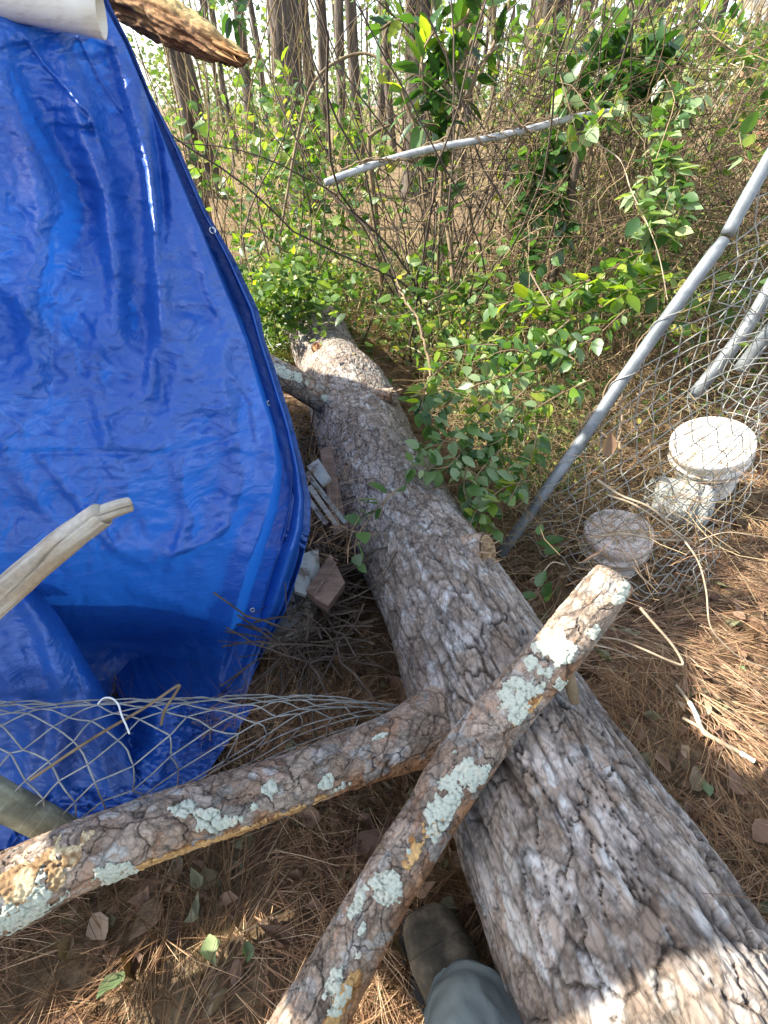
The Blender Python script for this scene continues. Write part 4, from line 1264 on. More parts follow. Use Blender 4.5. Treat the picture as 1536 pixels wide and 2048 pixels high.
def build_far_rail():
    root = empty('top_rail', G(900, 500)); tag(root, 'pale bowed fence top rail crossing in front of the thicket', 'fence rail')
    pts = catmull([P(650, 366, 2.18), P(684, 352, 2.18), P(770, 322, 2.2), P(860, 298, 2.2), P(960, 280, 2.2), P(1060, 258, 2.2), P(1135, 238, 2.22), P(1180, 230, 2.25), P(1240, 222, 2.3)], 50)
    link('rail', pole_mesh('rail', pts, .0140, 20, M_galv_pale), root)
    it = []
    for k in range(9):
        u0 = rng.uniform(0, .7); n = 40; uu = np.linspace(u0, min(1, u0 + rng.uniform(.15, .4)), n) * 49
        c = np.stack([np.interp(uu, np.arange(50), pts[:, q]) for q in range(3)], -1); w = rng.uniform(5, 14); ph = rng.uniform(0, 6)
        th = np.linspace(0, w, n) + ph + np.cumsum(rng.normal(0, .25, n)); c = c + rng.uniform(.019, .034, (n, 1)) * (np.cos(th)[:, None] * np.array((0, .7, .7)) + np.sin(th)[:, None] * np.array((.2, -.7, .7)))
        it.append((c, rng.uniform(.002, .0045)))
    link('twining_vine', tubes_mesh('twining_vine', it, 5, M_vine), root)['kind'] = 'stuff'
    a = P(1172, 236, 2.24); b = a.copy(); b[2] = -.05
    link('post', pole_mesh('post', np.linspace(b, a, 8), .019, 16, M_vine_dark), root)
    # thin line post with a cap, standing below it
    pp = catmull([P(738, 275, 3.65), P(741, 340, 3.76), P(752, 430, 3.95), P(766, 600, 4.37)], 16)
    o = link('bare_sapling', tubes_mesh('bare_sapling', [(pp, np.linspace(.016, .024, 16)), (catmull([P(738, 275, 3.65), P(755, 262, 3.65), P(780, 250, 3.65)], 6), np.linspace(.016, .008, 6))], 8, M_vine))
    tag(o, 'thin bare upright stem crossing the far fence rail near its left end', 'sapling')
build_far_rail()

# ------------------------------------------------------------------ buckets
def bucket(name, label, base, axis, h, r0, r1, mat, lid=False):
    """axis points from the wide open rim to the narrow closed base when turned over"""
    root = empty(name, base); tag(root, label, 'bucket', 'buckets under the fence mesh')
    ax = np.array(axis, float); ax /= np.linalg.norm(ax)
    a = np.cross(ax, (.2, .9, .1)); a /= np.linalg.norm(a); b = np.cross(ax, a)
    prof = [(0, r1 * .96), (0, r1 * 1.06), (.035, r1 * 1.07), (.036, r1 * 1.01), (.06, r1 * 1.0), (.062, r1 * 1.045), (.07, r1 * 1.045), (.072, r1 * .995), (h * .5, (r0 + r1) / 2), (h - .008, r0 * 1.0), (h, r0 * .97), (h + .001, r0 * .9), (h - .006, r0 * .86), (h - .006, r0 * .4), (h - .004, .001)]
    if lid: prof = [(-.002, .001), (-.003, r1 * .5), (-.002, r1 * .80), (.006, r1 * .84), (.006, r1 * .95), (-.004, r1 * .97), (-.004, r1 * 1.05)] + prof[1:]
    n = 48; th = np.arange(n) * 2 * np.pi / n
    base = np.array(base)
    V = np.array([base + ax * z + rr * (np.cos(t) * a + np.sin(t) * b) for z, rr in prof for t in th])
    k = len(prof)
    i = np.arange(k - 1)[:, None] * n; j = np.arange(n)[None]; j2 = (j + 1) % n
    F = np.stack([i + j, i + j2, i + n + j2, i + n + j], -1).reshape(-1, 4)
    body = link('body', mesh_np('body', V, F, mat), root)
    # wire bail
    th = np.linspace(0, np.pi, 24)
    dirn = b * .9 + ax * .35
    path = base + ax * .05 + r1 * 1.09 * (np.cos(th)[:, None] * a + np.sin(th)[:, None] * dirn)
    link('handle', tubes_mesh('handle', [(path, .0022)], 6, M_wire), root)
    return root, a, b, ax

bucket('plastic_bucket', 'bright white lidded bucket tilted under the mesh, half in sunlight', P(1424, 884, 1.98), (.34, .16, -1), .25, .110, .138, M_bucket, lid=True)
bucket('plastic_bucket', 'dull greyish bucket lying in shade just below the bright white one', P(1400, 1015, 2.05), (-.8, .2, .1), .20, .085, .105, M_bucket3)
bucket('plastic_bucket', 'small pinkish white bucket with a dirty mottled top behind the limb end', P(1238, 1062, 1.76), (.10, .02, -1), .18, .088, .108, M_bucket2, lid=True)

# ------------------------------------------------------------------ person: boot and trouser leg
def build_person():
    root = empty('person', G(890, 1930)); tag(root, 'person in a muddy dark boot and grey trousers standing beside the trunk', 'person')
    heel = P(965, 2040, .99); toe = P(842, 1822, 1.04)
    # last: stations from toe to heel with half width, height
    d = toe - heel; d[2] = 0; d = np.array((-.06, .139, 0)); d /= np.linalg.norm(d)
    sd = np.cross(d, (0, 0, 1)); up = np.array((0, 0, 1.))
    z0 = .015
    L = .315
    toe0 = np.array((*P(838, 1812, 1.03)[:2], z0)); 
    st = [(0.0, .010, .020), (.008, .030, .045), (.03, .044, .062), (.07, .052, .074), (.12, .053, .086), (.17, .047, .108), (.21, .043, .150), (.25, .042, .175), (.29, .040, .165), (.308, .030, .14), (.315, .008, .10)]
    st = np.array(st); st[:, 1] *= 1.18; st[:, 2] *= 1.1
    q = catmull(st, 60)
    n = 40; th = np.linspace(0, 2 * np.pi, n + 1)[:-1]
    V = []
    for x, w, h in q:
        for t in th:
            cx = np.sign(np.cos(t)) * abs(np.cos(t)) ** .8; cz = np.sign(np.sin(t)) * abs(np.sin(t)) ** .8
            z = z0 + .018 + (h - .018) * (.5 + .5 * cz) if True else 0
            ww = w * (1 - .18 * max(0, cz)) 
            wr = 1 + .02 * math.sin(x * 90 + t * 2) * (1 if .08 < x < .2 else .2)
            V.append(toe0 - d * x + sd * (ww * cx * wr + .006 * math.sin(x * 12)) + up * z)
    V = np.array(V); k = len(q)
    i = np.arange(k - 1)[:, None] * n; j = np.arange(n)[None]; j2 = (j + 1) % n
    F = np.stack([i + j, i + j2, i + n + j2, i + n + j], -1).reshape(-1, 4)
    boot = link('boot', mesh_np('boot', V, [F, np.arange(n)[None, ::-1], np.arange(n)[None] + (k - 1) * n], M_boot), root)
    # sole: outline slab a little wider
    out = []
    for x, w, h in q: out.append((x, w * 1.06 + .003))
    pts = [toe0 - d * (x * 1.02 - .004) + sd * (w + .006 * math.sin(x * 12)) for x, w in out] + [toe0 - d * (x * 1.02 - .004) + sd * (-w + .006 * math.sin(x * 12)) for x, w in out[::-1]]
    pts = np.array(pts); m = len(pts); lo = pts.copy(); hi = pts.copy(); lo[:, 2] = .004; hi[:, 2] = .036
    jj = np.arange(m)
    link('sole', mesh_np('sole', np.vstack([lo, hi]), [jj[None, ::-1], jj[None] + m, np.stack([jj, (jj + 1) % m, (jj + 1) % m + m, jj + m], -1)], M_sole, smooth=False), boot)
    # boot seam lines
    it = []
    for xx in (.075, .145):
        kk = int(np.argmin(abs(q[:, 0] - xx))); ring = V[kk * n:(kk + 1) * n][:n // 2 + 1] + up * .0008
        it.append((ring, .0014))
    link('seam', tubes_mesh('seam', it, 5, M_boot), boot)
    it = []
    for off_, w_ in ((.010, .0016), (-.010, .0016)):
        kk = [int(np.argmin(abs(q[:, 0] - (.16 + off_ + .03 * math.sin(t))))) for t in np.linspace(0, np.pi, 15)]
        it.append((np.array([V[k_ * n + int(j_)] for k_, j_ in zip(kk, np.linspace(0, n // 2, 15))]) + up * .001, w_))
    link('stitching', tubes_mesh('stitching', it, 5, M_sole), boot)
    # trousers: a shaft from the boot up to the waist behind the camera
    ank = toe0 - d * .185 + up * .115
    hip = np.array((.16, -.36, .92))
    mid = ank * .45 + hip * .55 + np.array((-.02, .04, 0))
    cp = np.array([(*(ank - up * .02), .074), (*(ank + up * .05 + np.array((.004, -.03, 0))), .078), (*(ank * .78 + hip * .22), .073), (*mid, .085), (*(hip * .8 + mid * .2), .10), (*hip, .13), (*(hip + np.array((-.07, -.02, .12))), .15)])
    def cloth(u, v, th, r, lg):
        h = .012 * (fbm(u * 9, np.sin(th) * 1.6 + np.cos(th), 3, 70) - .5) * 2 + .007 * np.abs(fbm(u * 16, np.sin(th) * 2.4 + np.cos(th) * 1.1 + u * 5, 2, 75) - .5) * -2 + .003
        return h, np.repeat(0 * u[..., None] + .1, 3, -1)
    lg = Log(cp, 160, 64, cloth, seed=3, endround=False)
    lg.build('trouser_leg', root, M_denim)
    cp2 = cp.copy(); off = np.array((-.42, -.42, 0)); cp2[:, :3] += off * np.linspace(1, .15, len(cp2))[:, None]
    cp2[-1, :3] = cp[-1, :3]
    lg = Log(cp2, 90, 48, cloth, seed=3, endround=False)
    lg.build('trouser_leg', root, M_denim)
    b2 = boot.copy(); col.objects.link(b2); b2.parent = root; b2.matrix_parent_inverse = boot.matrix_parent_inverse; b2.location = Vector((off[0], off[1], 0))
build_person()

# ------------------------------------------------------------------ forest
def hx(px, D):
    """world x of photo column px (at horizon height) for distance D"""
    return (px - 768) / FPX * .7716 * D

def build_tree(px, D, dia, label, crown=True, lean=(0, 0), H=None, vines=4, dark=False):
    x = hx(px, D); H = H or rng.uniform(11, 16)
    gz = float(ground_z(x, D))
    root = empty('pine_tree', (x, D, gz)); tag(root, label, 'tree', 'tree trunks in the woods behind')
    n = 22; z = np.linspace(-.1, H, n)
    cx = x + lean[0] * z + .05 * np.sin(z * .9 + px) ; cy = D + lean[1] * z + .05 * np.cos(z * .7 + px)
    rad = dia / 2 * (1 - .6 * z / H) * (1 + .5 * np.exp(-np.maximum(z, 0) * 2.5))
    # ridged bark relief
    sides = 26; zz = np.concatenate([np.linspace(-.1, 4.2, 100), np.linspace(4.4, H, 14)])
    th = np.linspace(0, 2 * np.pi, sides + 1)[:-1]
    ZZ, TT = np.meshgrid(zz, th, indexing='ij')
    rr = np.interp(ZZ, z, rad)
    ang = np.cos(TT) * 3 + 7
    b = np.abs(fbm(ZZ * 3.2 + px, TT * 3.8, 3, 5) - .5) * 2
    rr = rr * (1 + .16 * (b - .3)) * (1 + .05 * np.sin(TT * 3 + ZZ))
    V = np.stack([np.interp(ZZ, z, cx) + rr * np.cos(TT), np.interp(ZZ, z, cy) + rr * np.sin(TT), gz + ZZ], -1)
    k = len(zz); i = np.arange(k - 1)[:, None] * sides; j = np.arange(sides)[None]; j2 = (j + 1) % sides
    F = np.stack([i + j, i + j2, i + sides + j2, i + sides + j], -1).reshape(-1, 4)
    link('trunk', mesh_np('trunk', V.reshape(-1, 3), F, M_far_bark), root)
    if vines:
        it = []
        for v in range(vines):
            t0 = rng.uniform(0, 6.28); zs = np.linspace(0, rng.uniform(2.5, 5), 26)
            t = t0 + np.cumsum(rng.normal(0, .12, 26)); rv = np.interp(zs, z, rad) * rng.uniform(1.05, 1.5)
            it.append((np.stack([np.interp(zs, z, cx) + rv * np.cos(t), np.interp(zs, z, cy) + rv * np.sin(t), gz + zs], -1), rng.uniform(.006, .014)))
        link('vine', tubes_mesh('vine', it, 4, M_vine), root)
    if crown:
        it = []; pos = []
        for bnum in range(16):
            h = H * rng.uniform(.55, 1); a = rng.uniform(0, 6.28); L = rng.uniform(1.0, 2.6) * (1.25 - h / H)
            p0 = np.array((np.interp(h, z, cx), np.interp(h, z, cy), gz + h)); p1 = p0 + np.array((math.cos(a) * L, math.sin(a) * L, rng.uniform(-.1, .7)))
            it.append((np.linspace(p0, p1, 5), np.linspace(.05, .012, 5)))
            for q in range(5):
                c = p0 + (p1 - p0) * rng.uniform(.5, 1.1)
                pos.append(c + rng.normal(0, .3, (8, 3)))
        link('limb', tubes_mesh('limb', it, 5, M_far_bark), root)
        pos = np.vstack(pos)
        leaf_cloud('crown', pos, rng.uniform(.12, .3, len(pos)), (LEAF_FAR[0] * np.array((.35, 1, 1)), LEAF_FAR[1]), M_far_leaf, root)
    return root

TREES = [
    (352, 7.5, .14, 'thin trunk just right of the broken timber end', (.03, 0)),
    (385, 10.5, .30, 'grey trunk half hidden by the top of the tarp', (-.02, 0)),
    (588, 9.2, .36, 'thick dark pine trunk with a sunlit left side, left of the thinner pair', (-.01, 0)),
    (624, 13, .20, 'slim trunk standing close beside the thick dark pine', (0, 0)),
    (646, 16, .22, 'slim trunk behind the thick dark pine, farther right', (.01, 0)),
    (688, 14, .17, 'narrow straight trunk left of the arching vine', (0, 0)),
    (712, 12, .18, 'narrow brown trunk inside the arching vine', (.0, 0)),
    (838, 10.5, .38, 'broad trunk behind the glossy leafed sapling', (-.005, 0)),
    (905, 15, .22, 'leaning pale trunk right of the glossy leafed sapling', (.05, 0)),
    (935, 12, .15, 'thin trunk against the brightest patch of sky', (.02, 0)),
    (1078, 8.0, .42, 'stout trunk wrapped in hanging vines behind the far rail end', (0, 0)),
    (1135, 11, .20, 'dark slim trunk right of the stout vine-wrapped one', (.02, 0)),
    (1258, 8.5, .42, 'broad reddish trunk rising out of the vine tangle', (0, 0)),
    (1335, 12, .24, 'pale trunk right of the broad reddish one', (.02, 0)),
    (1378, 10, .15, 'thin trunk between the pale trunk and the corner trunk', (.03, 0)),
    (1478, 10.5, .34, 'leaning trunk near the top right corner by the house', (.06, 0)),
    (765, 20, .25, 'distant trunk between the arching vine and the broad trunk', (0, 0)),
    (500, 18, .25, 'distant trunk left of the thick dark pine', (0, 0)),
]
for px, D, dia, lab, lean in TREES:
    build_tree(px, D, dia * 1.2, lab, lean=lean, vines=5 if D < 11 else 0)

def forest_shade():
    # trees to the left of the picture whose crowns dapple the ground
    for k, (x, y, d) in enumerate([(-9.5, 9, .3), (-6.8, 12, .32), (-12, 5.2, .35), (-8, 16, .3)]):
        pass
forest_shade()

def build_treeline():
    # the far wood, one mass
    pos = []
    n = 800
    for k in range(n):
        D = rng.uniform(18, 55); x = rng.uniform(-1.1, 1.3) * D * .8
        h = rng.choice([rng.uniform(0, 2.5), rng.uniform(1, 8)])
        if rng.uniform() < .5: h = rng.uniform(0, 3.0)
        pos.append(np.array((x, D, h)) + rng.normal(0, .5 + D * .012, (26, 3)))
    pos = np.vstack(pos); pos = pos[pos[:, 2] > -.2]
    o = leaf_cloud('distant_wood', pos, rng.uniform(.12, .35, len(pos)) * (pos[:, 1] / 30), LEAF_FAR, M_far_leaf)
    tag(o, 'pale green mass of the far wood behind the trunks', 'woods', None, 'stuff')
    it = []
    for k in range(110):
        D = rng.uniform(16, 50); x = rng.uniform(-1.1, 1.3) * D * .8; H = rng.uniform(4, 9)
        z = np.linspace(0, H, 6); it.append((np.stack([x + rng.normal(0, .05) * z + .1 * np.sin(z + k), np.full(6, D), z], -1), rng.uniform(.03, .12)))
    o = link('distant_saplings', tubes_mesh('distant_saplings', it, 5, M_far_bark)); tag(o, 'slim grey trunks crowding the far wood', 'woods', None, 'stuff')
build_treeline()

def wild_curve(p0, L, d0, n=9, wob=.25, droop=0.0):
    p = [np.array(p0, float)]; d = np.array(d0, float); d /= np.linalg.norm(d)
    for k in range(n - 1):
        d = d + rng.normal(0, wob, 3) + np.array((0, 0, -droop)); d /= np.linalg.norm(d)
        p.append(p[-1] + d * L / (n - 1))
    return np.array(p)

def build_thicket():
    # dry stems and twigs of the undergrowth
    def sel_region(n, f):
        out = []
        while len(out) < n:
            p = f(); 
            if p is not None: out.append(p)
        return out
    # low tan brush beyond the trunk
    it = []
    for k in range(3200):
        D = 2.9 + rng.gamma(2.0, 1.3); x = rng.uniform(-.9, 1.15) * D * .8
        if D > 10: continue
        z = float(ground_z(x, D)); up = rng.uniform(.1, 1)
        if (x < -.55 * D + .5) : continue
        h = rng.uniform(.2, .6) * (1 if rng.uniform() < .85 else 2)
        if D > 4.4:
            if rng.uniform() < .62: continue
            h *= .5
        it.append((wild_curve((x, D, z), h, (rng.normal(0, .6), rng.normal(0, .5), up), 7, .28, .03), np.linspace(.0028, .0010, 7) * rng.uniform(.6, 1.5)))
    o = link('dry_brush', tubes_mesh('dry_brush', it, 3, M_tan)); tag(o, 'tangle of dry tan stems beyond the fallen trunk', 'brush', None, 'stuff')
    # tall vine strands hanging and climbing, thickest at right
    it = []
    for k in range(620):
        px = rng.choice([rng.uniform(330, 760), rng.uniform(700, 1100), rng.uniform(1000, 1650), rng.uniform(1050, 1600)])
        D = rng.uniform(3.4, 8.5)
        if 690 < px < 1020 and rng.uniform() < .6: continue
        x = hx(px, D); z = float(ground_z(x, D))
        h = rng.uniform(1.2, 3.4)
        it.append((wild_curve((x, D, z), h, (rng.normal(.05, .2), rng.normal(0, .2), 1), 14, .10, rng.choice([0, .0, .06])), np.linspace(.004, .0016, 14) * rng.uniform(.6, 1.7)))
    o = link('hanging_vines', tubes_mesh('hanging_vines', it, 3, M_tan)); tag(o, 'thin bare vines and stems rising through the undergrowth', 'vines', None, 'stuff')
    it = []
    for k in range(210):
        px = rng.choice([rng.normal(880, 50), rng.normal(1180, 130), rng.normal(1250, 160), rng.uniform(300, 1500)]); D = rng.uniform(3.0, 5.5)
        x = hx(px, D); h = rng.uniform(1.4, 3.2)
        it.append((wild_curve((x, D, float(ground_z(x, D))), h, (rng.normal(.0, .25), rng.normal(0, .2), 1), 18, .16, 0), np.linspace(.0065, .0025, 18) * rng.uniform(.5, 1.3)))
    o = link('dark_vines', tubes_mesh('dark_vines', it, 4, M_vine_dark)); tag(o, 'dark woody vine stems twisting up through the thicket', 'vines', None, 'stuff')
    # tangled strands in the fence at right
    it = []
    for k in range(1700):
        px, py = rng.uniform(1010, 1700), rng.uniform(120, 640); t = rng.uniform(2.1, 3.4)
        p = P(px, py, t)
        if p[2] < .02: continue
        it.append((wild_curve(p, rng.uniform(.3, .9), (rng.normal(0, 1), rng.normal(0, .6), rng.normal(-.3, .8)), 10, .25, .05), rng.uniform(.0010, .0024)))
    o = link('fence_tangle', tubes_mesh('fence_tangle', it, 3, M_tangle)); tag(o, 'brown dry vine tangle filling the fence on the right', 'vines', None, 'stuff')
    # dry straw and stems around the leaning rail and the mesh
    it = []
    for k in range(4200):
        px, py = rng.uniform(840, 1450), rng.uniform(680, 1190)
        if px < 900 + (py - 1000) * .8 and py > 1000: continue
        if rng.uniform() < (px - 1100) / 500 or (py > 1130 and px > 1120): continue
        p = G(px, py, 0); p[2] = float(ground_z(p[0], p[1])) + rng.uniform(0, .10)
        if rng.uniform() < .5: p[2] += rng.uniform(0, .30)
        it.append((wild_curve(p, rng.uniform(.15, .5), (rng.normal(0, 1), rng.normal(0, 1), rng.normal(.1, .35)), 7, .30, .03), rng.uniform(.0006, .0014)))
    o = link('straw_tangle', tubes_mesh('straw_tangle', it, 3, M_dry)); tag(o, 'brown straw and runner stems matted beside the leaning pole', 'straw', None, 'stuff')
    # loose mass of small leaves through the brush
    pos = []
    def clump(px, py, t, sx, n, st=.25):
        c = P(px, py, t); pos.append(c + rng.normal(0, 1, (n, 3)) * np.array((sx, st, sx)))
    for k in range(95):
        px = rng.normal(590, 85); py = rng.uniform(200, 640)
        clump(px, py, rng.uniform(3.0, 5.2), rng.uniform(.05, .14), int(rng.integers(8, 34)))
    for k in range(90):
        clump(rng.normal(575, 40), rng.uniform(560, 640), rng.uniform(2.55, 3.0), .055, 16)
    for k in range(210):
        px = rng.uniform(760, 1620); py = 650 - abs(rng.normal(0, 1)) * 70 + (px - 1100) * -.10
        clump(px, py, rng.uniform(2.4, 3.8), rng.uniform(.04, .12), int(rng.integers(8, 26)))
    for k in range(300):
        px = rng.uniform(1020, 1650); py = rng.uniform(30, 560)
        clump(px, py, rng.uniform(2.6, 5.5), rng.uniform(.04, .16), int(rng.integers(5, 22)))
    for k in range(80):
        px = rng.uniform(280, 1600); py = rng.uniform(-60, 330); clump(px, py, rng.uniform(7, 14), rng.uniform(.15, .45), int(rng.integers(15, 50)), .6)
    pos = np.vstack(pos); gz = ground_z(pos[:, 0], pos[:, 1])
    # nothing inside the tarp or the trunk
    pos = pos[(pos[:, 2] > gz - .02) & ~((pos[:, 0] < -.35) & (pos[:, 1] < 2.7)) & (pos[:, 1] > 1.9)]
    sz = rng.gamma(4, .0125, len(pos)).clip(.022, .10) * np.clip(pos[:, 1] / 4., .85, 2.2)
    o = leaf_cloud('undergrowth_leaves', pos, sz, (LEAF_OV[0], *LEAF_OV[1:]), M_mass, None, -.8, .4)
    tag(o, 'green and yellow small leaves massed through the undergrowth', 'undergrowth', None, 'stuff')
    # leaf and grass cover close to the ground behind the trunk
    q = []
    for k in range(8200):
        px, py = rng.uniform(640, 1600), rng.uniform(560, 900)
        if k > 5200: px, py = rng.uniform(850, 1210), rng.uniform(680, 1010)
        if px < 860 + (py - 800) * .8 and py > 800: continue
        p = G(px, py, 0)
        if px > 1150 and rng.uniform() < .6: continue
        if px < 840 and py > 740: continue
        p[2] = float(ground_z(p[0], p[1])) + abs(rng.normal(0, .09)); q.append(p)
    q = np.array(q)
    o = leaf_cloud('ground_leaves', q, rng.uniform(.022, .05, len(q)), LEAF_OV, M_mass, None, -.3, .8)
    tag(o, 'low green leaves covering the ground right of the trunk', 'ground cover', None, 'stuff')
    # tufts of narrow dark leaves round the far end of the trunk
    n = 5200
    px, py = np.where(rng.uniform(0, 1, n) < .45, rng.normal(560, 45, n), rng.uniform(500, 900, n)), rng.uniform(555, 760, n)
    p = np.array([G(a, b, 0) for a, b in zip(px, py)]); p[:, 2] = ground_z(p[:, 0], p[:, 1]) + rng.uniform(0, .30, n)
    keep = ~((px > 590) & (px < 800) & (py > 640) & (rng.uniform(0, 1, n) < .93))
    p = p[keep]; n = len(p)
    me = needles_mesh('tuft', p, rng.uniform(0, 6.28, n), rng.uniform(-.4, 1.0, n), rng.uniform(.05, .14, n), np.full(n, .0045), M_mass, .4)
    o = link('narrow_leaf_tufts', me); tag(o, 'narrow dark green leaves around the far end of the trunk', 'undergrowth', None, 'stuff')
build_thicket()

# ------------------------------------------------------------------ individual leafy plants
LEAF_ME = {}
def leaf_mesh(kind, mat):
    key = (kind, mat.name)
    if key not in LEAF_ME:
        V, F3, F4 = {'ov': LEAF_OV, 'long': LEAF_LONG, 'dead': LEAF_DEAD, **{'dead%d' % i: d for i, d in enumerate(DEADS)}}[kind]
        LEAF_ME[key] = mesh_np('leaf', V, [F3, F4], mat, smooth=True)
    return LEAF_ME[key]

def plant(name, label, cat, stems, nleaf, size, kind, mats, base, pairs=True, spread=.9, srad=.003, smat=None, group=None, droop=.2, stalk=.012):
    """stems: lists of (x,y,t); leaves placed along them as separate leaf parts"""
    root = empty(name, base); tag(root, label, cat, group)
    size *= {'vine': 1.35, 'shrub': 1.3, 'leafy_sapling': 1.15}.get(name, 1)
    pts = [[P(*q) for q in s] for s in stems]
    if name in ('leafy_sapling', 'shrub'):
        for q in pts[:2]:
            b0 = q[0]
            if b0[2] > .05: q.insert(0, np.array((b0[0] + .03, b0[1] + .02, float(ground_z(b0[0], b0[1])) - .02)))
    paths = [catmull(q, 24) for q in pts]
    link('stem', tubes_mesh('stem', [(p, np.linspace(srad, srad * .5, len(p))) for p in paths], 5, smat or M_vine), root)
    lens = np.array([np.linalg.norm(np.diff(p, axis=0), axis=1).sum() for p in paths])
    cnt = np.maximum(2, (nleaf * lens / lens.sum()).astype(int))
    for p, c in zip(paths, cnt):
        for k in range(c):
            f = (k + rng.uniform(.2, .8)) / c
            x = f * (len(p) - 1); i = min(int(x), len(p) - 2); q = p[i] + (p[i + 1] - p[i]) * (x - i)
            T = p[i + 1] - p[i]; T /= np.linalg.norm(T)
            r = rng.normal(0, 1, 3); r -= T * (r @ T); r /= np.linalg.norm(r)
            d = T * rng.uniform(.1, .8) + r * spread + np.array((0, 0, -droop)); d /= np.linalg.norm(d)
            m = rot_mats(d[None], np.array([rng.normal(0, .5)]))[0]
            s = size * rng.uniform(.55, 1.2)
            o = bpy.data.objects.new('leaf', leaf_mesh(kind, mats[int(rng.integers(len(mats)))])); col.objects.link(o)
            M = Matrix.Identity(4)
            for a in range(3):
                for b in range(3): M[a][b] = float(m[a][b] * s)
            M.translation = Vector((q + d * stalk).tolist())
            o.parent = root
            o.matrix_local = Matrix.Translation(-root.location) @ M
    return root

def jitter_stems(main, n, L, t, sx=60, sy=60, st=.2, turn=.0):
    out = []
    for k in range(n):
        i = rng.integers(len(main)); x, y, tt = main[i]
        x += rng.normal(0, sx); y += rng.normal(0, sy); tt = tt + rng.normal(0, st)
        a = rng.uniform(0, 6.28); pts = [(x, y, tt)]
        for q in range(3):
            a += rng.normal(0, .5); x += math.cos(a) * L; y += math.sin(a) * L; pts.append((x, y, tt + rng.normal(0, .03)))
        out.append(pts)
    return out

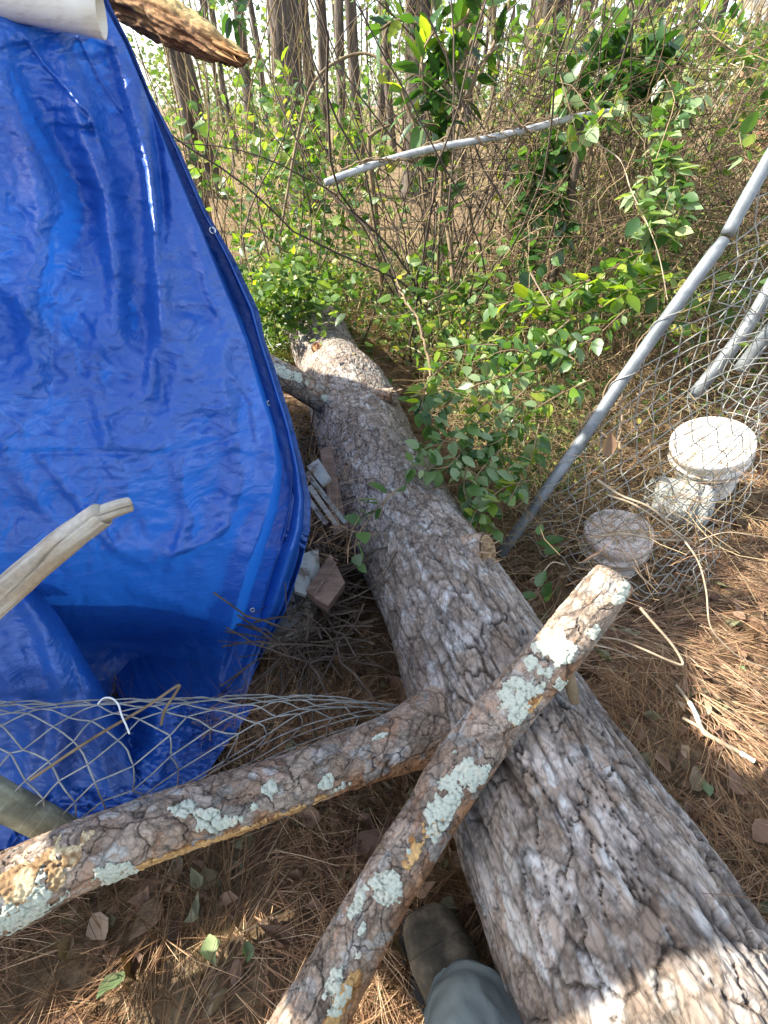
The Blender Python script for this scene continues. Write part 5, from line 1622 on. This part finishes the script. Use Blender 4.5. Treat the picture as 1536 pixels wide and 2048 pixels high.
def build_plants():
    D, Mi, Pa, Br = M_leaf_dark, M_leaf_mid, M_leaf_pale, M_leaf_bright
    # glossy sapling, top centre
    plant('leafy_sapling', 'glossy dark green sapling with long leaves at the top centre', 'sapling',
          [[(905, 560, 3.1), (898, 400, 2.9), (880, 260, 2.7), (900, 120, 2.5), (930, -40, 2.4)],
           [(885, 270, 2.7), (850, 180, 2.5), (845, 110, 2.45), (870, 60, 2.4)], [(895, 160, 2.55), (940, 90, 2.45), (965, 20, 2.35), (975, -60, 2.3)],
           [(885, 250, 2.68), (900, 190, 2.5), (860, 150, 2.45)], [(900, 120, 2.5), (860, 60, 2.5), (800, 40, 2.5), (760, 60, 2.5)],
           [(900, 60, 2.45), (935, 30, 2.4), (950, -30, 2.35)], [(880, 250, 2.7), (930, 200, 2.6), (960, 130, 2.5), (1000, 90, 2.5)], [(885, 255, 2.7), (830, 240, 2.6), (800, 170, 2.5)]],
          290, .120, 'long', [D, D, Mi, Mi, Br], G(905, 560), srad=.012, spread=.8)
    plant('leafy_branch', 'drooping cluster of dark leaves beside the broken timber', 'branch',
          [[(430, -60, 2.6), (455, 10, 2.6), (475, 60, 2.6)], [(440, -40, 2.6), (400, 20, 2.5), (390, 60, 2.5)], [(480, -60, 2.6), (500, 0, 2.6), (470, 40, 2.6)]],
          40, .10, 'long', [D, D, Mi], P(440, -60, 2.6), srad=.004)
    # left-hand shrubs
    for i, (lab, stems, n, sz, mats) in enumerate([
        ('bushy shrub with small shiny leaves just right of the tarp edge', [[(620, 640, 3.4), (600, 520, 3.4), (560, 400, 3.3), (520, 300, 3.2)], [(620, 640, 3.4), (640, 500, 3.3), (650, 380, 3.2), (620, 260, 3.2)], [(600, 520, 3.4), (540, 480, 3.3), (480, 420, 3.2), (450, 380, 3.1)], [(630, 560, 3.4), (680, 440, 3.3), (690, 330, 3.3)], [(560, 560, 3.2), (510, 500, 3.2), (470, 490, 3.1)], [(580, 600, 3.2), (530, 560, 3.1), (520, 620, 3.1)]], 230, .062, [D, Mi, Mi, Br]),
        ('tall loose shrub beneath the arching vine', [[(660, 620, 4.4), (640, 420, 4.2), (600, 250, 4.0), (560, 120, 4)], [(650, 600, 4.4), (690, 400, 4.2), (700, 250, 4.1), (730, 170, 4)], [(640, 420, 4.2), (590, 350, 4.1), (560, 290, 4.0)], [(680, 430, 4.2), (740, 330, 4.1), (760, 240, 4.1)], [(620, 560, 4.2), (560, 420, 4.2), (500, 330, 4.1)]], 210, .075, [D, Mi, Mi, Br, Pa]),
        ('shrub of yellowish leaves low against the tarp edge', [[(540, 600, 2.9), (500, 540, 2.9), (480, 470, 2.8)], [(560, 620, 3), (580, 540, 2.9), (600, 480, 2.9)], [(530, 640, 2.9), (560, 590, 2.8), (540, 540, 2.8)]], 90, .055, [Mi, Br, Mi])]):
        plant('shrub', lab, 'shrub', stems, n, sz, 'long' if i != 1 else 'ov', mats, G(620, 640 - i * 20), group='shrubs left of the thicket', srad=.006)
    # vines on the right
    V = [
        ('vine of grey-green oval leaves trailing down left of the leaning pole top', [[(1330, 150, 2.3), (1355, 215, 2.2), (1320, 270, 2.15), (1300, 340, 2.1), (1320, 430, 2.05), (1290, 480, 2.05)], [(1400, 170, 2.3), (1340, 230, 2.2), (1280, 260, 2.2)], [(1320, 290, 2.1), (1350, 350, 2.05), (1330, 420, 2.0)], [(1310, 330, 2.1), (1270, 400, 2.05), (1310, 470, 2.0)], [(1360, 200, 2.2), (1410, 190, 2.1)], [(1380, 180, 2.2), (1330, 300, 2.1), (1360, 400, 2.05), (1340, 480, 2.0)]], 230, .060, [Pa, Pa, Mi]),
        ('dark leafed vine mass climbing where the far rail ends', [[(1150, 230, 2.5), (1200, 150, 2.5), (1260, 90, 2.5), (1330, 60, 2.5)], [(1120, 200, 2.5), (1180, 110, 2.5), (1230, 60, 2.4)], [(1160, 240, 2.4), (1230, 190, 2.4), (1310, 160, 2.4), (1350, 120, 2.4)], [(1200, 60, 2.5), (1280, 130, 2.5), (1360, 100, 2.5)], [(1180, 170, 2.4), (1240, 140, 2.4), (1290, 180, 2.4)], [(1210, 230, 2.4), (1190, 120, 2.4), (1250, 40, 2.4)], [(1300, 200, 2.4), (1290, 120, 2.4), (1340, 80, 2.4)]], 295, .066, [D, D, D, D, Mi]),
        ('dark vine hanging below the right end of the far rail', [[(1120, 250, 2.4), (1100, 320, 2.4), (1060, 380, 2.4), (1030, 440, 2.4)], [(1150, 270, 2.4), (1130, 350, 2.4), (1100, 420, 2.4)], [(1180, 280, 2.4), (1180, 210, 2.4), (1130, 160, 2.3)], [(1060, 300, 2.4), (1040, 360, 2.4), (1080, 420, 2.4)], [(1100, 260, 2.4), (1080, 330, 2.4), (1110, 400, 2.4), (1140, 460, 2.4)]], 220, .058, [D, D, Mi]),
        ('pale vine leaves below the right end of the far rail', [[(1120, 150, 2.2), (1140, 220, 2.2), (1160, 290, 2.2)], [(1180, 180, 2.2), (1200, 230, 2.15), (1170, 260, 2.1)], [(1240, 170, 2.2), (1220, 230, 2.2), (1190, 270, 2.2)]], 46, .06, [Pa, Pa, Mi, Br]),
        ('bright yellow-green vine clump in the middle right', [[(1330, 500, 2.2), (1270, 510, 2.15), (1220, 540, 2.1), (1190, 570, 2.1)], [(1300, 480, 2.2), (1260, 540, 2.1), (1240, 590, 2.1)], [(1350, 540, 2.1), (1290, 560, 2.1), (1230, 600, 2.0)], [(1180, 560, 2.1), (1100, 610, 2.05), (1040, 600, 2.1)]], 110, .062, [Br, Br, Mi]),
        ('glossy leaf sprays low in front of the brown tangle', [[(1100, 470, 2.4), (1060, 500, 2.4), (1040, 540, 2.35)], [(1130, 470, 2.3), (1100, 510, 2.3), (1075, 530, 2.3)], [(1090, 400, 2.4), (1060, 440, 2.4), (1040, 480, 2.4)]], 44, .065, [D, Mi, Mi]),
        ('leafy vine spreading over the ground just left of the leaning pole', [[(1330, 580, 2.1), (1220, 610, 2.1), (1120, 640, 2.1), (1040, 660, 2.1)], [(1250, 620, 2.0), (1180, 680, 2.0), (1100, 700, 2.0)], [(1180, 560, 2.2), (1080, 590, 2.2), (980, 610, 2.2)], [(1140, 640, 2.0), (1060, 700, 2.0), (980, 720, 2.0)], [(1280, 560, 2.1), (1200, 590, 2.1), (1130, 570, 2.1)]], 190, .052, [Br, Mi, Pa, Mi]),
        ('shaded grey-green vine beside the trunk, left of the pole', [[(1080, 740, 1.9), (980, 760, 1.85), (900, 800, 1.8), (860, 850, 1.75)], [(1050, 780, 1.8), (970, 850, 1.75), (900, 880, 1.7), (840, 900, 1.65)], [(1000, 900, 1.7), (950, 960, 1.65), (960, 1030, 1.6)], [(930, 790, 1.8), (870, 780, 1.8), (830, 810, 1.8)], [(960, 840, 1.75), (900, 930, 1.65), (820, 930, 1.62)], [(1040, 820, 1.8), (1000, 880, 1.7), (930, 900, 1.7)], [(1080, 720, 1.9), (1020, 700, 1.9), (930, 730, 1.9)], [(940, 900, 1.7), (930, 990, 1.62), (990, 1060, 1.6)]], 290, .044, [Pa, Mi, Pa, Mi]),
        ('olive vine running low between the trunk and the leaning pole', [[(1180, 760, 1.9), (1100, 800, 1.85), (1030, 850, 1.8), (980, 930, 1.7)], [(1150, 720, 1.9), (1090, 690, 1.95), (1010, 760, 1.85), (930, 850, 1.72)], [(1080, 840, 1.8), (1060, 920, 1.7), (1020, 1000, 1.62)], [(900, 720, 1.95), (860, 760, 1.85), (840, 820, 1.75)], [(1000, 690, 1.95), (940, 690, 1.95), (880, 700, 1.95)], [(1060, 960, 1.68), (1000, 980, 1.64), (950, 1040, 1.6)]], 240, .044, [Pa, Mi, Mi, Br]),
        ('young vine sprig with heart-shaped leaves hanging on the trunk side', [[(800, 975, 1.52), (770, 1000, 1.47), (735, 1040, 1.44), (712, 1080, 1.42), (710, 1130, 1.42)], [(770, 1000, 1.47), (760, 1030, 1.44)]], 13, .046, [Mi, Pa, Mi]),
        ('small plant at the foot of the leaning pole', [[(1080, 1110, 1.65), (1075, 1090, 1.6), (1070, 1070, 1.55)]], 5, .05, [D, Mi]),
        ('single dark leaf sprig between the knot and the limb end', [[(1090, 1215, 1.55), (1082, 1195, 1.5), (1070, 1180, 1.46)]], 4, .05, [D, Mi]),
        ('sparse climber on the far right over the house', [[(1560, 130, 2.8), (1480, 110, 2.8), (1420, 60, 2.8), (1380, 0, 2.8)], [(1560, 130, 2.8), (1530, 200, 2.6), (1500, 230, 2.5), (1470, 260, 2.5)], [(1560, 130, 2.8), (1500, 80, 2.8), (1450, 30, 2.8)]], 80, .055, [Br, Mi, Mi]),
        ('isolated three-leaf sprig in the tan thicket at far right', [[(1500, 330, 2.0), (1485, 300, 2.0), (1478, 262, 2.0)]], 7, .06, [Mi, Pa]),
    ]
    for lab, stems, n, sz, mats in V:
        plant('vine', lab, 'vine', stems, n, sz, 'ov', mats, G(stems[0][0][0], max(stems[0][0][1], 520)), group='leafy vines over the fence and ground')
    # arching bare vine
    pts = catmull([P(560, 470, 3.2), P(590, 300, 3.1), P(620, 180, 3.0), (P(670, 125, 3.0)), P(735, 108, 3.0), P(790, 150, 3.0), P(830, 260, 3.1), P(850, 420, 3.3)], 60)
    o = link('arching_vine', tubes_mesh('arching_vine', [(pts, .0085)], 8, M_vine)); tag(o, 'dark bare vine arching like a hoop in front of the woods', 'vine')
    # dark twisted stems in the thicket
    for k, (pp, r, lab) in enumerate([([(905, 600, 3.0), (898, 480, 2.95), (880, 380, 2.9), (905, 300, 2.85), (935, 200, 2.8), (1000, 60, 2.8), (1030, -40, 2.8)], .014, 'dark crooked stem rising behind the glossy sapling'),
                                     ([(1110, 480, 2.7), (1125, 400, 2.7), (1140, 300, 2.7), (1165, 200, 2.7)], .016, 'dark stem in the brown tangle under the rail end'),
                                     ([(1200, 600, 2.8), (1175, 420, 2.8), (1180, 300, 2.7), (1150, 150, 2.7)], .012, 'crooked stem right of the dark one under the rail end'),
                                     ([(850, 790, 1.95), (862, 740, 1.98), (850, 690, 2.0), (835, 640, 2.05), (810, 600, 2.1), (790, 560, 2.2)], .0065, 'pale bent stem standing right of the trunk'),
                                     ([(1240, 900, 1.5), (1245, 840, 1.6), (1300, 760, 1.7)], .004, 'short runner stem crossing the mesh below the pole')]):
        w = [P(*q) for q in pp]
        if k < 3: w.insert(0, np.array((w[0][0], w[0][1], float(ground_z(w[0][0], w[0][1])) - .02)))
        p = catmull(w, 40); p = p + rng.normal(0, .004, p.shape)
        o = link('crooked_stem', tubes_mesh('crooked_stem', [(p, np.linspace(r, r * .6, 40))], 8, M_vine)); tag(o, lab, 'stem', 'crooked stems in the undergrowth')
build_plants()

# ------------------------------------------------------------------ loose things on the ground at right
def build_small():
    # dry runner roots near the limb end
    runs = [([(1195, 960, 1.62), (1240, 990, 1.60), (1300, 1015, 1.58), (1350, 1060, 1.58), (1385, 1085, 1.6)], .0045, 'pale dry root crossing the lower mesh, upper one'),
            ([(1215, 990, 1.60), (1270, 1010, 1.58), (1330, 1050, 1.55), (1380, 1090, 1.58)], .0035, 'pale dry root just under the upper one on the mesh'),
            ([(1180, 1075, 1.6), (1250, 1068, 1.58), (1310, 1078, 1.58), (1380, 1082, 1.6)], .0050, 'grey dry root crossing in front of the small bucket'),
            ([(1280, 1215, 1.40), (1310, 1250, 1.38), (1345, 1290, 1.36), (1366, 1328, 1.35), (1340, 1322, 1.35), (1290, 1300, 1.36), (1240, 1280, 1.38), (1200, 1275, 1.4)], .0042, 'pale forked root poking out right of the limb end'),
            ([(1190, 1290, 1.38), (1230, 1300, 1.38), (1275, 1318, 1.36)], .003, 'short dry root below the forked one'),
            ([(1360, 1070, 1.6), (1395, 1120, 1.5), (1412, 1180, 1.45), (1420, 1250, 1.42), (1450, 1290, 1.42), (1490, 1320, 1.42), (1560, 1345, 1.42)], .0028, 'long thin yellow vine looping down across the needles at right'),
            ([(1400, 1080, 1.6), (1450, 1065, 1.6), (1500, 1070, 1.6), (1560, 1080, 1.62)], .0022, 'thin yellow vine running right from the mesh corner'),
            ([(1130, 1130, 1.5), (1105, 1125, 1.5), (1085, 1145, 1.5), (1060, 1160, 1.5)], .0022, 'small curled tendril by the foot of the pole'),
            ([(1060, 545, 2.0), (1080, 580, 2.0), (1105, 620, 2.0)], .003, 'short pale twig above the yellow-green leaves'),
            ([(1180, 280, 2.1), (1240, 320, 2.1), (1262, 380, 2.05), (1300, 460, 2.0), (1320, 520, 2.0), (1335, 600, 2.0)], .0030, 'long pale wavy vine dangling through the middle right')]
    for pts, r, lab in runs:
        p = catmull([P(*q) for q in pts], 40); g = ground_z(p[:, 0], p[:, 1]) + r
        p[:, 2] = np.maximum(p[:, 2], g)
        o = link('dry_root', tubes_mesh('dry_root', [(p, np.linspace(r, r * .6, 40))], 7, M_drystick)); tag(o, lab, 'root', 'dry roots and runner vines')
    # lichen covered stick
    root = empty('forked_twig', G(1430, 1470)); tag(root, 'grey forked twig with pale lichen tips lying on the needles at right', 'twig')
    a = catmull([G(1352, 1370, .02), G(1385, 1415, .025), G(1405, 1460, .03), G(1425, 1475, .03), G(1470, 1500, .025), G(1508, 1522, .02)], 40)
    b = catmull([G(1365, 1436, .02), G(1395, 1452, .03), G(1420, 1470, .03)], 12)
    link('main_stick', tubes_mesh('main_stick', [(a, np.concatenate([np.linspace(.004, .007, 20), np.linspace(.007, .0055, 20)])), (b, .0045)], 8, M_drystick), root)
    for s in (a[6:14], a[-7:]):
        link('lichen_sleeve', tubes_mesh('lichen_sleeve', [(s, .0055 + rng.uniform(0, .0018, len(s)))], 8, M_lich_s), root)
    # notable fallen leaves
    FL = [(1318, 1500, .085, 'large pale brown fallen leaf near the trunk edge at right'), (1365, 1485, .065, 'orange-brown leaf just right of the large pale leaf'), (1505, 1675, .10, 'long tan leaf at the right edge halfway down'),
          (1420, 1590, .06, 'small greenish leaf on the needles right of the trunk'), (1500, 1370, .06, 'pale grey-brown leaf above the forked twig'), (645, 1815, .055, 'upright orange leaf between the two limbs'),
          (735, 1900, .075, 'tan leaf pressed against the left side of the boot'), (250, 1940, .085, 'grey-green wrinkled leaf at the lower left'), (205, 1880, .09, 'pale olive leaf at lower left under the long branch'),
          (420, 1870, .08, 'dull green leaf in the middle of the lower needles'), (440, 1800, .06, 'pale tan leaf just under the long branch'), (495, 1925, .055, 'bluish green leaf near the bottom centre'),
          (830, 1790, .075, 'greenish yellow narrow leaf by the boot toe'), (800, 1700, .09, 'brown leaf between the crossing limb and the trunk'), (1360, 1395, .05, 'small tan leaf above the forked twig tip'),
          (640, 1640, .09, 'brown broad leaf in the fork between the limbs'), (575, 1500, .05, 'round green leaf on the straw above the long branch'), (750, 1400, .07, 'pale upright leaf in the straw left of the trunk'),
          (715, 1390, .05, 'curled tan leaf beside the pale upright leaf'), (560, 1990, .09, 'brown leaf at the bottom centre edge'), (1490, 1240, .06, 'cream leaf on the sunny needles at right'), (1480, 1330, .035, 'small bright green round leaf on the needles at right')]
    for k, (x, y, s, lab) in enumerate(FL):
        p = G(x, y, .03); p[2] = float(ground_z(p[0], p[1])) + .028
        mat = M_leaf_pale if 'green' in lab and 'yellow' not in lab else (M_leaf_mid if 'bright green' in lab else M_litter_one)
        o = bpy.data.objects.new('fallen_leaf', leaf_mesh('dead%d' % (k % 6), mat)); col.objects.link(o)
        m = rot_mats(rand_dirs(1, -.1, .3), rng.uniform(-.4, .4, 1))[0]
        M = Matrix.Identity(4)
        for i in range(3):
            for j in range(3): M[i][j] = float(m[i][j] * s * .66 * (1.2 if j == 0 else 1))
        M.translation = Vector(p.tolist()); o.matrix_world = M
        tag(o, lab, 'leaf', 'large fallen leaves')
    # crumpled brown leaf caught in the mesh
    o = bpy.data.objects.new('fallen_leaf', leaf_mesh('dead', M_litter_one)); col.objects.link(o)
    o.matrix_world = Matrix.Translation(Vector(P(1212, 915, 1.6).tolist())) @ Matrix.Rotation(1.1, 4, 'X') @ Matrix.Scale(.085, 4)
    tag(o, 'crumpled reddish leaf caught in the fence mesh above the small bucket', 'leaf', 'large fallen leaves')
    # straw hanging in the gap between tarp and trunk, over the sagging mesh, and on the trunk
    pos, hd, pt, L = [], [], [], []
    def straw(n, fx, fy, zf, lo=.08, hi=.2, sp=.5, pm=.1):
        for k in range(n):
            x, y = fx(), fy(); z = zf(); p = G(x, y, z); pos.append(p); h = rng.uniform(0, 6.28)
            pp = rng.normal(pm, sp)
            for q in range(3): hd.append(h + rng.normal(0, .06)); pt.append(pp + rng.normal(0, .04)); L.append(rng.uniform(lo, hi))
    U = rng.uniform
    straw(150, lambda: U(480, 780), lambda: U(1240, 1430), lambda: U(.01, .16))
    straw(260, lambda: U(380, 800), lambda: U(1400, 1520), lambda: U(.02, .2), sp=.3)
    straw(170, lambda: U(600, 700), lambda: U(900, 1130), lambda: U(.05, .4))
    straw(120, lambda: U(560, 660), lambda: U(640, 900), lambda: U(.05, .3))
    straw(200, lambda: U(1080, 1400), lambda: U(760, 1180), lambda: U(.05, .35))
    straw(90, lambda: U(1330, 1520), lambda: U(830, 930), lambda: U(.27, .36), sp=.15)
    straw(60, lambda: U(1180, 1300), lambda: U(1030, 1100), lambda: U(.2, .26), sp=.15)
    pos = np.repeat(np.array(pos), 3, 0)
    o = link('loose_straw', needles_mesh('loose_straw', pos, np.array(hd), np.array(pt), np.array(L), np.full(len(pos), .0007), M_needle, .25))
    tag(o, 'loose pine straw caught in the gap and on the wire mesh', 'straw', None, 'stuff')
    it = []
    for k in range(900):
        px, py = rng.uniform(575, 720), rng.uniform(840, 1330); p = G(px, py, rng.uniform(.02, .25))
        if p[0] > -.12 - .18 * (p[1] - .9) and p[1] < 1.9: continue
        it.append((wild_curve(p, rng.uniform(.08, .3), rng.normal(0, 1, 3) * np.array((1, 1, .3)), 6, .2, .02), rng.uniform(.0012, .004)))
    o = link('gap_debris', tubes_mesh('gap_debris', it, 4, M_vine_dark)); tag(o, 'twigs and broken bits heaped in the gap beside the trunk, coloured dark for its shade', 'debris', None, 'stuff')  # debris coloured dark to deepen the shade of the gap
    pos2 = []
    for k in range(160):
        p = G(rng.uniform(560, 720), rng.uniform(860, 1340), rng.uniform(.02, .12)); pos2.append(p)
    o = leaf_cloud('gap_leaves', np.array(pos2), rng.uniform(.02, .05, len(pos2)), (DEADS[2]), M_litter, None, -.4, .5)
    tag(o, 'dark dead leaves lying in the gap beside the trunk', 'leaf litter', None, 'stuff')
    # needles lying on the trunk
    pos, hd = [], []
    for k in range(150):
        i = rng.integers(0, TR.gp.shape[0]); j = rng.integers(0, TR.gp.shape[1])
        if abs(TR.gt[i, j]) > 1.0 or (TR.gu[i, j] < 1.2 and rng.uniform() < .8): continue
        pos.append(TR.gp[i, j] + np.array((0, 0, .006))); hd.append(rng.uniform(-.2, 3.3))
    pos = np.array(pos); n = len(pos)
    o = link('needles_on_trunk', needles_mesh('needles_on_trunk', pos, np.array(hd), rng.normal(0, .08, n), rng.uniform(.05, .16, n), np.full(n, .0007), M_needle, .2))
    tag(o, 'a few pine needles lying on the trunk bark', 'pine needles', None, 'stuff')
M_drystick = simple('dry_root_wood', [(.3, (.22, .165, .11)), (.7, (.44, .36, .25))], 20, rough=.7, bump=.3)
M_lich_s = simple('twig_lichen', [(.3, (.40, .48, .42)), (.7, (.62, .70, .64))], 60, rough=.9, bump=.8)
build_small()

# ------------------------------------------------------------------ house glimpsed at the top right
def build_house():
    root = empty('house', (9.5, 14, 0)); tag(root, 'orange-brown house with a pale roof edge glimpsed at the top right corner', 'house')
    board('wall', (12.4, 15.5, 1.1), (1, .15, 0), (-.15, 1, 0), None, (6, 4, 2.2), M_brick, root)
    rf = board('roof', (12.4, 15.3, 2.55), (1, .15, 0), (-.15, 1, .25), None, (6.8, 5.2, .12), M_siding, root)
    board('fascia', (12.7, 12.75, 1.98), (1, .15, 0), (-.15, 1, 0), None, (6.8, .06, .2), M_pvc, root)
    w = board('window', (11.8, 13.6, 1.2), (1, .15, 0), (-.15, 1, 0), None, (.9, .06, 1.0), M_pvc, root)
    board('pane', (11.8, 13.55, 1.2), (1, .15, 0), (-.15, 1, 0), None, (.78, .06, .88), M_sole, w)
build_house()
